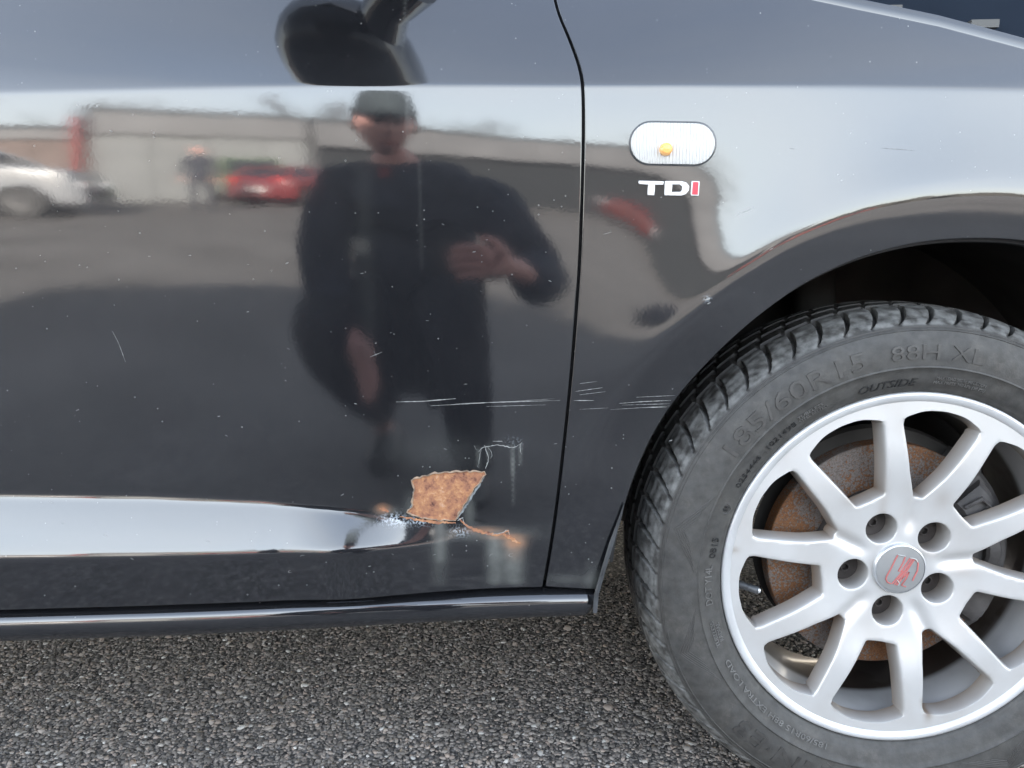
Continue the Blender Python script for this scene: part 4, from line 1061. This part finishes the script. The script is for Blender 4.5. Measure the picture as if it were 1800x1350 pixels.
# facade faces +Y towards the car: run the points from the right-hand end to the left-hand end reversed
def facade(name, pl, pr, *a, **k):   # pl: left end as the camera sees the mirror image (smaller x)
    return shed(name, pl, pr, *a, **k)
facade('warehouse', (-9.3, -16.6), (-4.9, -19.0), 4.0, 1.05, [], 'low warehouse with pale wall cladding, mirrored left of the man in the door', METALW)
facade('open_shed', (-4.75, -19.1), (9.5, -30.0), 4.0, 1.35, [(0, 14.5), (15.5, 18.0)], 'long shed with dark open bays, mirrored right of the man in the door', METALW)
facade('brick_workshop', (-26, -16.0), (-9.9, -17.6), 3.3, .5, [], 'low dull workshop mirrored at the far left edge of the door', simple('dull_brick', (.13, .10, .09), .8, noise=.3, nscale=2))
m = MB(); m.box(-9.55, -9.40, -16.5, -16.3, 0, 3.7); o = m.build('red_post', REDP, None, 20); tag(o, 'tall red post at the left end of the pale warehouse', 'post')

BARK = simple('bare_bark', (.055, .045, .038), .9, noise=.3, nscale=3)
def bare_tree(x, y, h, seed, label):
    rnd = random.Random(seed); t = empty('bare_tree', (x, y, 0), label=label, cat='tree', group='bare trees behind the sheds')
    tr = MB(); cr = MB()
    tr.tube([(0, 0, 0), (.05, 0, h * .18), (.02, .06, h * .36)], [h * .022, h * .018, h * .015], 7)
    def br(p, d, L, r, lev):
        q = p + d * L; mid = p + d * L * .5 + Vector((rnd.uniform(-1, 1), rnd.uniform(-1, 1), 0)) * L * .06
        cr.tube([p, mid, q], [r, r * .75, r * .5], 4, cap=False)
        if lev == 0: return
        for _ in range(3 if lev > 1 else 4):
            e = Vector((rnd.uniform(-1, 1), rnd.uniform(-1, 1), rnd.uniform(-.1, .9))).normalized(); nd = (d * .75 + e * .75).normalized()
            st_ = p + d * L * rnd.uniform(.45, 1); br(st_, nd, L * rnd.uniform(.55, .78), r * .5, lev - 1)
    for i in range(5):
        a = i * 1.256 + rnd.uniform(-.3, .3); br(Vector((.02, .06, h * rnd.uniform(.24, .36))), Vector((math.cos(a) * .6, math.sin(a) * .6, 1)).normalized(), h * .24, h * .010, 4)
    tr.build('trunk', BARK, t); cr.build('crown', BARK, t, 180)
for i, (x, y, h, lb) in enumerate([(-17, -21, 7.0, 'bare tree over the workshop roof at the far left'), (-12.5, -24, 8.2, 'bare tree above the left end of the pale warehouse'), (-9.4, -25, 7.4, 'spreading bare tree above the middle of the pale warehouse'),
                                   (-6.3, -26, 8.8, 'tall bare tree at the joint of the two sheds'), (-1.0, -31, 8.6, 'bare tree right behind the photographer, above the open shed'), (3.2, -36, 8.0, 'bare tree near the far right end of the open shed'), (8, -38, 9.0, 'last bare tree beyond the right end of the open shed')]):
    bare_tree(x, y, h, 40 + i, lb)
# a low hedge line on the skyline, too far off to tell its bushes apart
hv = []; hf = []
mb = MB(); rnd = random.Random(5)
for i in range(260):
    x = -60 + i * .5; y = -46 + rnd.uniform(-1.5, 1.5); z = rnd.uniform(2.4, 4.6); r = rnd.uniform(.8, 1.6)
    V = [(x + r * math.cos(a) * k_, y + r * .6 * math.sin(a) * k_, zz) for zz, k_ in ((0, 1), (z * .6, 1.1), (z, .35)) for a in (0, 1.05, 2.1, 3.14, 4.2, 5.2)]
    mb.add(V, [(q * 6 + j, q * 6 + (j + 1) % 6, q * 6 + 6 + (j + 1) % 6, q * 6 + 6 + j) for q in range(2) for j in range(6)] + [tuple(12 + j for j in range(6))])
hg = mb.build('hedgerow', simple('winter_hedge', (.045, .042, .036), .95, noise=.4, nscale=2), None, 180); tag(hg, 'distant brown winter hedge line on the skyline', 'hedge', kind='stuff')

TYREB = simple('plain_black_tyre', (.02, .02, .02), .7); GLASSB = simple('car_glass_plain', (.02, .026, .03), .05, spec=.8, coat=.5)
LAMPM = simple('headlamp_glass', (.5, .52, .55), .1, coat=1); SILV = simple('plain_silver_wheel', (.05, .05, .052), .45, .3); REDL = simple('red_lamp_glass', (.4, .02, .02), .2, coat=.6)
def simple_car(name, label, col, loc, rz, L=4.0, H=1.46, W=1.7, van=False, belt_z=None, group=None, kind='car'):
    P = simple(name + '_paint', col, .3, coat=1) if not belt_z or belt_z < 1.5 else simple(name + '_paint', col, .85, spec=.06, noise=.2, nscale=1.5)
    t = empty(name, (*loc, 0), rz, label=label, cat=kind, group=group)
    wr = .31; wb = L * .305; fx, rx = L / 2 - .78, -L / 2 + .72
    # side outline of the body with wheel openings, front towards +x
    def archp(cx, n=10):
        return [(cx + (wr + .05) * math.cos(a), wr + (wr + .05) * math.sin(a)) for a in np.linspace(-.35, math.pi + .35, n)]
    belt = .92 if not van else 1.05; nose = .80 if not van else .98
    if belt_z: belt = belt_z; nose = belt_z - .12
    out = [(L / 2 - .02, .28), (L / 2, .50), (L / 2 - .04, .66), (L / 2 - .22, nose), (L / 2 - .95, belt + .02), (-L / 2 + .12, belt + .06), (-L / 2, .80), (-L / 2 + .02, .30)]
    low = archp(rx)[::-1] + archp(fx)[::-1]
    poly = out + low
    # the outline is stitched from slices so that the openings stay open
    xs = sorted(set([round(v, 3) for v in np.linspace(-L / 2, L / 2, 41)]))
    topx = [-L / 2, -L / 2 + .12, L / 2 - .95, L / 2 - .22, L / 2 - .04, L / 2]; topz = [.80, belt + .06, belt + .02, nose, .66, .50]
    def zt(x): return np.interp(x, topx, topz)
    def zb(x):
        z = .26
        for cx in (rx, fx):
            d = abs(x - cx)
            if d < wr + .05: z = max(z, wr + math.sqrt((wr + .05) ** 2 - d * d))
        return z
    V = []; F = []; k = 8
    for x in xs:
        e = min(1, max(0, (abs(x) - L / 2 + .35) / .35)); hw = W / 2 * (1 - .14 * e * e); a, b_ = zb(x), zt(x); m_ = a + (b_ - a) * .55
        V += [(x, -hw + .04, a), (x, -hw, m_), (x, -hw + .035, b_ - .06), (x, -hw + .12, b_), (x, hw - .12, b_), (x, hw - .035, b_ - .06), (x, hw, m_), (x, hw - .04, a)]
    for i in range(len(xs) - 1):
        for j in range(k - 1): a = i * k + j; F.append((a, a + 1, a + k + 1, a + k))
    F.append(tuple(range(k))[::-1]); F.append(tuple((len(xs) - 1) * k + j for j in range(k)))
    mb = MB(); mb.add(V, F); mb.build('body', P, t, 40)
    # glasshouse
    x0, x1 = -L / 2 + .14, L / 2 - (.98 if not van else .75); r0, r1 = (-L / 2 + .42, L / 2 - 1.75) if not van else (-L / 2 + .2, L / 2 - 1.35)
    g = MB(); hb, hr = W / 2 - .10, W / 2 - .26 if not van else W / 2 - .12
    if van: zz = belt
    zz = belt + .04
    V = [(x0, -hb, zz), (x1, -hb, zz - .02), (r1, -hr, H - .05), (r0, -hr, H - .05), (x0, hb, zz), (x1, hb, zz - .02), (r1, hr, H - .05), (r0, hr, H - .05)]
    g.add(V, [(0, 1, 2, 3), (5, 4, 7, 6), (1, 5, 6, 2), (4, 0, 3, 7)]); g.build('window', GLASSB, t, 20)
    r = MB(); r.box(r0 - .06, r1 + .03, -hr, hr, H - .07, H); r.build('roof', P, t, 20)
    for s_ in (-1, 1):
        p = MB(); p.tube([(x1, s_ * (hb + .01), zz - .02), (r1, s_ * (hr + .005), H - .04)], .035, 6); p.build('pillar', P, t)
        p = MB(); p.tube([((x0 + x1) / 2 - .1, s_ * (hb + .01), zz), ((r0 + r1) / 2 - .05, s_ * (hr + .005), H - .04)], .04, 6); p.build('pillar', P, t)
        p = MB(); p.tube([(x0, s_ * (hb + .01), zz), (r0, s_ * (hr + .005), H - .04)], .06, 6); p.build('pillar', P, t)
        h = MB(); h.box(L / 2 - .36, L / 2 - .02, s_ * W * .30 - .16, s_ * W * .30 + .16, .60, .76); h.build('headlight', LAMPM, t)
        h = MB(); h.box(-L / 2 - .01, -L / 2 + .08, s_ * W * .36 - .1, s_ * W * .36 + .1, .72, .95); h.build('tail_light', REDL, t)
        mr = MB(); mr.box(x1 - .28, x1 - .14, s_ * (hb + .16) - .09, s_ * (hb + .16) + .09, zz, zz + .14); mr.build('side_mirror', P, t)
        for cx in (fx, rx):
            w = MB(); w.lathe([(.19, -.10), (.30, -.10), (wr, -.06), (wr, .06), (.30, .10), (.19, .10)], 0, 0, 28)
            wh = w.build('wheel', TYREB, t, 40, (cx, s_ * (W / 2 - .13), wr))
            q = MB(); q.lathe([(.02, -.085 * 1), (.19, -.095)], 0, 0, 20); q.lathe([(.19, .095), (.02, .085)], 0, 0, 20); q.build('rim', SILV, wh, 40)
    gr = MB(); gr.box(L / 2 - .03, L / 2 + .012, -W * .26, W * .26, .36, .52); gr.build('grille', TYREB, t)
    for z0, z1, c_ in ((.38, .50, None),):
        pl = MB(); pl.box(-L / 2 - .02, -L / 2 + .02, -.26, .26, .45, .56); pl.build('number_plate', simple('plate', (.7, .7, .68), .5), t)
    return t
simple_car('white_hatchback', 'white hatchback whose front shows mirrored at the left edge of the door', (.22, .23, .245), (-7.95, -9.7), R(-12), L=4.5, H=1.85, belt_z=1.16)
simple_car('red_hatchback', 'red hatchback mirrored left of the man, in front of the pale warehouse', (.14, .018, .02), (-4.0, -15.0), R(-64), L=3.1, H=1.32)
simple_car('green_hatchback', 'small green car parked behind the red hatchback', (.09, .14, .06), (-5.9, -17.3), R(60), L=3.3, H=1.85)
simple_car('dark_red_estate', 'dark red estate car mirrored across the gap between door and wing', (.085, .012, .010), (4.6, -20.5), R(196), L=4.5, H=1.45)
simple_car('red_saloon', 'red saloon parked behind the dark red estate', (.12, .02, .015), (8.5, -23.0), R(176), L=4.4, H=1.42)
simple_car('white_van', 'small white van mirrored at the right shoulder of the man', (.10, .10, .098), (-1.75, -18.6), R(82), L=3.7, H=1.75, van=True, kind='van')
simple_car('blue_van', 'dark blue van standing beyond the bonnet at the top right corner', (.014, .020, .031), (1.9, 3.9), R(-3), L=5.4, H=2.6, W=1.95, van=True, kind='van', belt_z=2.05)
bv = bpy.data.objects['blue_van']
for nm_, (q0, q1) in (('glint_blob', ((1722, 38), (1768, 52))), ('glint_strip', ((1540, 10), (1604, 16)))):
    (x0, z0), (x1, z1) = at(*q0, 2.9), at(*q1, 2.9); m = MB(); m.box(x0 - 1.9, x1 - 1.9, -1.02, -.96, z1, z0); m.build(nm_, simple('pale_' + nm_, (.065, .065, .063), .5), bv)  # pale boxes stand in for white reflections on the van's side

# a bystander in dark clothes by the red car, and the photographer crouching before the door
SKIN = simple('skin', (.58, .30, .25), .5, noise=.12, nscale=30); NAVY = simple('navy_jacket_cloth', (.034, .037, .048), .85, noise=.5, nscale=12, bump=.4, bscale=13, spec=.2)
TROU = simple('dark_trouser_cloth', (.016, .016, .019), .9, noise=.3, nscale=20, spec=.2); CAPC = simple('flat_cap_cloth', (.035, .045, .05), .9, noise=.3, nscale=80)
NAVY.node_tree.nodes['Bump'].inputs['Distance'].default_value = .02; NAVY.node_tree.nodes['Bump'].inputs['Strength'].default_value = .8
SHOE = simple('black_shoe', (.012, .012, .012), .5); HAIR = simple('grey_hair', (.12, .11, .10), .8)
def skin_mesh(name, verts, edges, mat, parent, root=0, sub=2):
    me = bpy.data.meshes.new(name); me.from_pydata([v[:3] for v in verts], edges, []); o = bpy.data.objects.new(name, me); C.objects.link(o)
    m = o.modifiers.new('s', 'SKIN'); m.use_smooth_shade = True
    for i, d in enumerate(me.skin_vertices[0].data):
        r = verts[i][3]; d.radius = (r, r if len(verts[i]) < 5 else verts[i][4]); d.use_root = (i == root)
    su = o.modifiers.new('u', 'SUBSURF'); su.levels = sub; su.render_levels = sub
    dg = bpy.context.evaluated_depsgraph_get(); nm = bpy.data.meshes.new_from_object(o.evaluated_get(dg)); bpy.data.objects.remove(o)
    nm.name = name; nm.polygons.foreach_set('use_smooth', [True] * len(nm.polygons)); nm.materials.clear(); nm.materials.append(mat)
    q = bpy.data.objects.new(name, nm); C.objects.link(q); q.parent = parent; return q
def chain(V, E, start, pts):
    p = start
    for v in pts:
        V.append(v); i = len(V) - 1
        if p is not None: E.append((p, i))
        p = i
    return p
def hand(V, E, wrist, palm, fdir, side, curl, s=1.0):
    """palm centre, finger direction, side vector (index side), curl vector; every finger a chain rooted in the palm"""
    palm = Vector(palm); f = Vector(fdir).normalized(); sd_ = Vector(side).normalized(); c = Vector(curl).normalized()
    V.append((*palm, .026 * s, .017 * s)); pi = len(V) - 1; E.append((wrist, pi))
    for k, (o, L) in enumerate(((.030, .070), (.010, .078), (-.010, .072), (-.029, .056))):
        b = palm + f * .035 * s + sd_ * o * s; p1 = b + f * L * .45 * s + c * .008 * s; p2 = p1 + (f * .75 + c * .65) * L * .35 * s; p3 = p2 + (f * .3 + c * .9) * L * .28 * s
        chain(V, E, pi, [(*b, .0105 * s), (*p1, .0092 * s), (*p2, .0085 * s), (*p3, .0072 * s)])
    b = palm + sd_ * .030 * s - f * .005 * s; p1 = b + (sd_ * .8 + f * .6 + c * .3).normalized() * .036 * s; p2 = p1 + (f * .8 + c * .5).normalized() * .030 * s
    chain(V, E, pi, [(*b, .013 * s), (*p1, .0105 * s), (*p2, .0085 * s)])
def head_mesh(name, c, r, mat, parent, yaw=0, pitch=0):
    """face towards +y: skull, brow, nose, mouth, chin and ears in one mesh"""
    n, m = 36, 28; V = []; F = []
    for i in range(m + 1):
        v = math.pi * i / m
        for j in range(n):
            u = 2 * math.pi * j / n; x = math.sin(v) * math.cos(u); y = math.sin(v) * math.sin(u); z = math.cos(v)
            X, Y, Z = x * .067, y * .095, z * .120
            if z < 0: X *= 1 + .16 * z; Y *= 1 + .10 * z
            fr = max(0, y)
            nose = math.exp(-((x / .16) ** 2)) * math.exp(-(((z + .10) / .22) ** 2)) * fr; Y += .026 * nose
            Y -= .010 * fr * math.exp(-(((abs(x) - .36) / .17) ** 2)) * math.exp(-(((z - .10) / .13) ** 2))
            Y += .006 * fr * math.exp(-(((z - .27) / .10) ** 2)) * math.exp(-((x / .6) ** 2))
            Y += .007 * fr * math.exp(-((x / .3) ** 2)) * (math.exp(-(((z + .46) / .06) ** 2)) + math.exp(-(((z + .58) / .05) ** 2)))
            Y += .012 * fr * math.exp(-(((z + .85) / .16) ** 2))
            ear = math.exp(-(((y + .02) / .16) ** 2)) * math.exp(-(((z + .02) / .24) ** 2)) * (abs(x) > .8); X += math.copysign((.009 * ear), x)
            V.append((X * r, Y * r, Z * r))
    for i in range(m):
        for j in range(n): a = i * n + j; b_ = i * n + (j + 1) % n; F.append((a, b_, b_ + n, a + n))
    mb = MB(); M_ = Matrix.Rotation(yaw, 3, 'Z') @ Matrix.Rotation(pitch, 3, 'X'); c = Vector(c)
    mb.add([tuple(M_ @ Vector(v) + c) for v in V], F); return mb, M_, c
def person_photographer():
    t = empty('person', (-.27, -1.42, 0), label='man in navy jacket and flat cap crouching with a phone, mirrored in the door', cat='person')
    off = Vector((.29, 1.42, 0))
    hx, hy, hz_ = -.305, -1.19, .965
    V = []; E = []
    pel = (-.29, -1.40, .33, .13, .12); V.append(pel)
    ch = chain(V, E, 0, [(-.27, -1.38, .46, .16, .12), (-.27, -1.33, .62, .17, .12), (-.28, -1.29, .73, .15, .10), (-.295, -1.25, .825, .06), (-.30, -1.215, .88, .055)])
    # right arm (towards +x) lifts the phone, left arm rests on the knee
    chain(V, E, 3, [(-.12, -1.28, .725, .070), (-.02, -1.22, .61, .058), (.045, -1.15, .475, .050), (.020, -1.02, .485, .036), (-.000, -.935, .515, .026)]); rw = len(V) - 1
    chain(V, E, 3, [(-.44, -1.28, .715, .070), (-.49, -1.22, .57, .058), (-.50, -1.19, .42, .050), (-.46, -1.12, .36, .040), (-.415, -1.07, .335, .026)]); lw_ = len(V) - 1
    chain(V, E, 0, [(-.38, -1.36, .32, .095), (-.46, -1.18, .35, .075), (-.50, -1.03, .365, .060), (-.46, -1.20, .25, .052), (-.42, -1.42, .12, .042), (-.41, -1.34, .04, .035)])
    chain(V, E, 0, [(-.22, -1.36, .32, .095), (-.18, -1.16, .37, .080), (-.15, -.985, .40, .065), (-.14, -1.02, .24, .052), (-.14, -1.08, .08, .040), (-.14, -.98, .035, .035)])
    # jacket and trousers get the same skeleton, a little wider, ending at cuffs, collar and hem
    Jv = [(*v[:3], *[q * 1.2 + .012 for q in v[3:]]) for v in V[:4]] + [(-.295, -1.262, .81, .080)]
    Je = [(0, 1), (1, 2), (2, 3), (3, 4)]
    arm = lambda a, b_: [(*V[i][:3], V[i][3] * 1.25 + .010) for i in range(a, b_)]
    a0 = 6; p = chain(Jv, Je, 3, arm(a0, a0 + 4)); Jv.append((.010, -.965, .503, .040)); Je.append((p, len(Jv) - 1))
    p = chain(Jv, Je, 3, arm(a0 + 5, a0 + 9)); Jv.append((-.43, -1.09, .345, .042)); Je.append((p, len(Jv) - 1))
    Tv = [(*V[0][:3], .145, .13)]; Te = []
    i0 = a0 + 10; leg = lambda a, b_: [(*V[i][:3], V[i][3] * 1.15 + .008) for i in range(a, b_)]
    chain(Tv, Te, 0, leg(i0, i0 + 5)); chain(Tv, Te, 0, leg(i0 + 6, i0 + 11))
    feet = [V[i0 + 4][:3], V[i0 + 5][:3], V[i0 + 10][:3], V[i0 + 11 - 0][:3] if len(V) > i0 + 11 else V[i0 + 10][:3]]
    hand(V, E, rw, (-.040, -.896, .530), (-1, .10, .10), (.1, 0, 1), (-.3, -.5, -.3))
    hand(V, E, lw_, (-.40, -1.045, .325), (.55, .5, -.5), (.6, .3, .6), (-.5, .2, -.9), .85)
    cl_ = set(range(0, 4)) | set(range(6, 10)) | set(range(11, 15)) | set(range(i0, i0 + 12))
    V = [(*v[:3], *[q * (.62 if i < 4 else .72) for q in v[3:]]) if i in cl_ else v for i, v in enumerate(V)]
    body = skin_mesh('body', [tuple(Vector(v[:3]) + off) + tuple(v[3:]) for v in V], E, SKIN, t)
    skin_mesh('jacket', [tuple(Vector(v[:3]) + off) + tuple(v[3:]) for v in Jv], Je, NAVY, t)
    skin_mesh('trousers', [tuple(Vector(v[:3]) + off) + tuple(v[3:]) for v in Tv], Te, TROU, t)
    mb, M_, c = head_mesh('head', (hx, hy, hz_), 1.05, SKIN, t, yaw=R(-12), pitch=R(-12))
    h = mb.build('head', SKIN, t, 180); h.location = off
    for sx_e in (-1, 1):
        e_ = MB(); e_.tube([tuple(M_ @ (Vector((sx_e * .026 - .013, .094, .018)) * 1.05) + c), tuple(M_ @ (Vector((sx_e * .026 + .013, .094, .018)) * 1.05) + c)], [.006, .006], 8); q = e_.build('eye', SHOE, t); q.location = off
        e_ = MB(); e_.tube([tuple(M_ @ (Vector((sx_e * .026 - .016, .098, .034)) * 1.05) + c), tuple(M_ @ (Vector((sx_e * .026 + .016, .098, .034)) * 1.05) + c)], [.004, .004], 6); q = e_.build('eyebrow', HAIR, t); q.location = off
    e_ = MB(); e_.tube([tuple(M_ @ (Vector((-.020, .096, -.062)) * 1.05) + c), tuple(M_ @ (Vector((.020, .096, -.062)) * 1.05) + c)], [.004, .004], 6); q = e_.build('mouth', REDP, t); q.location = off
    # flat cap with peak
    cp = MB(); V2 = []; F2 = []; n, m = 28, 8
    for i in range(m + 1):
        v = i / m
        for j in range(n):
            u = 2 * math.pi * j / n; rr = math.cos(v * math.pi / 2) ** .62; fwd = max(0, math.sin(u))
            V2.append((.073 * rr * math.cos(u), (.112 + .035 * fwd * (1 - v)) * rr * math.sin(u), .046 + .098 * math.sin(v * math.pi / 2) * (1 - .35 * fwd * (1 - v))))
    for i in range(m):
        for j in range(n): a = i * n + j; b_ = i * n + (j + 1) % n; F2.append((a, b_, b_ + n, a + n))
    k0 = len(V2)
    for j in range(13):
        a = R(25) + R(130) * j / 12; V2 += [(.070 * math.cos(a), .100 * math.sin(a), .055), (.070 * math.cos(a), .100 * math.sin(a) + .058 * math.sin((a - R(25)) / R(130) * math.pi), .038)]
    for j in range(12): F2.append((k0 + 2 * j, k0 + 2 * j + 1, k0 + 2 * j + 3, k0 + 2 * j + 2))
    cp.add([tuple(M_ @ (Vector(v) * 1.05) + c) for v in V2], F2); q = cp.build('flat_cap', CAPC, t, 180); q.location = off
    hr = MB(); hr.add([tuple(M_ @ (Vector((math.cos(u) * .080, math.sin(u) * .098 - .006, z)) * 1.05) + c) for z in (-.03, .06) for u in np.linspace(math.pi * 1.0, math.pi * 2.0, 14)], [(j, j + 1, j + 15, j + 14) for j in range(13)])
    q = hr.build('hair', HAIR, t, 180); q.location = off
    for fx_, fy_ in ((-.41, -1.38), (-.14, -1.00)):
        s_ = MB(); s_.tube([(fx_, fy_ - .10, .045), (fx_, fy_, .05), (fx_, fy_ + .10, .04), (fx_, fy_ + .15, .035)], [.038, .045, .046, .03], 12); q = s_.build('shoe', SHOE, t); q.location = off
    z_ = MB(); z_.box(-.325, -.295, -1.165, -1.155, .745, .79); q = z_.build('red_collar_tab', REDP, t); q.location = off
    z_ = MB(); z_.box(-.415, -.375, -1.195, -1.185, .50, .54); q = z_.build('pale_badge', simple('pale_badge', (.5, .48, .42), .6), t); q.location = off
person_photographer()
ph = MB(); ph.box(-.175, -.015, -.925, -.916, .492, .569); o = ph.build('phone', BLACK, None, 30); tag(o, 'black phone held sideways in the crouching man\'s right hand', 'phone')
def bystander():
    t = empty('person', (-4.75, -11.2, 0), label='standing person in dark clothes beside the red hatchback', cat='person')
    V = [(0, 0, .95, .15, .11)]; E = []
    chain(V, E, 0, [(0, 0, 1.15, .15, .11), (0, 0, 1.38, .17, .11), (0, 0, 1.48, .07), (0, 0, 1.55, .055)])
    chain(V, E, 2, [(-.20, 0, 1.40, .06), (-.25, .02, 1.12, .048), (-.22, .14, .92, .036)]); chain(V, E, 2, [(.20, 0, 1.40, .06), (.26, .0, 1.12, .048), (.26, .06, .88, .036)])
    chain(V, E, 0, [(-.10, 0, .85, .09), (-.12, 0, .48, .065), (-.12, -.02, .09, .045), (-.12, .12, .04, .04)]); chain(V, E, 0, [(.10, 0, .85, .09), (.13, 0, .48, .065), (.14, -.02, .09, .045), (.14, .12, .04, .04)])
    skin_mesh('clothed_body', V, E, NAVY, t, sub=1)
    mb, M_, c = head_mesh('head', (0, .02, 1.67), 1.0, SKIN, t); mb.build('head', SKIN, t, 180)
    for s_ in (-1, 1):
        Vh = [(-.22 * -s_ if s_ > 0 else -.22, .14, .92, .03)]; Vh = [((.26 if s_ > 0 else -.22), (.06 if s_ > 0 else .14), (.88 if s_ > 0 else .92), .03)]; Eh = []
        hand(Vh, Eh, 0, (Vh[0][0], Vh[0][1] + .01, Vh[0][2] - .06), (0, .1, -1), (0, 1, 0), (-s_, 0, 0)); skin_mesh('hand', Vh, Eh, SKIN, t, sub=1)
bystander()
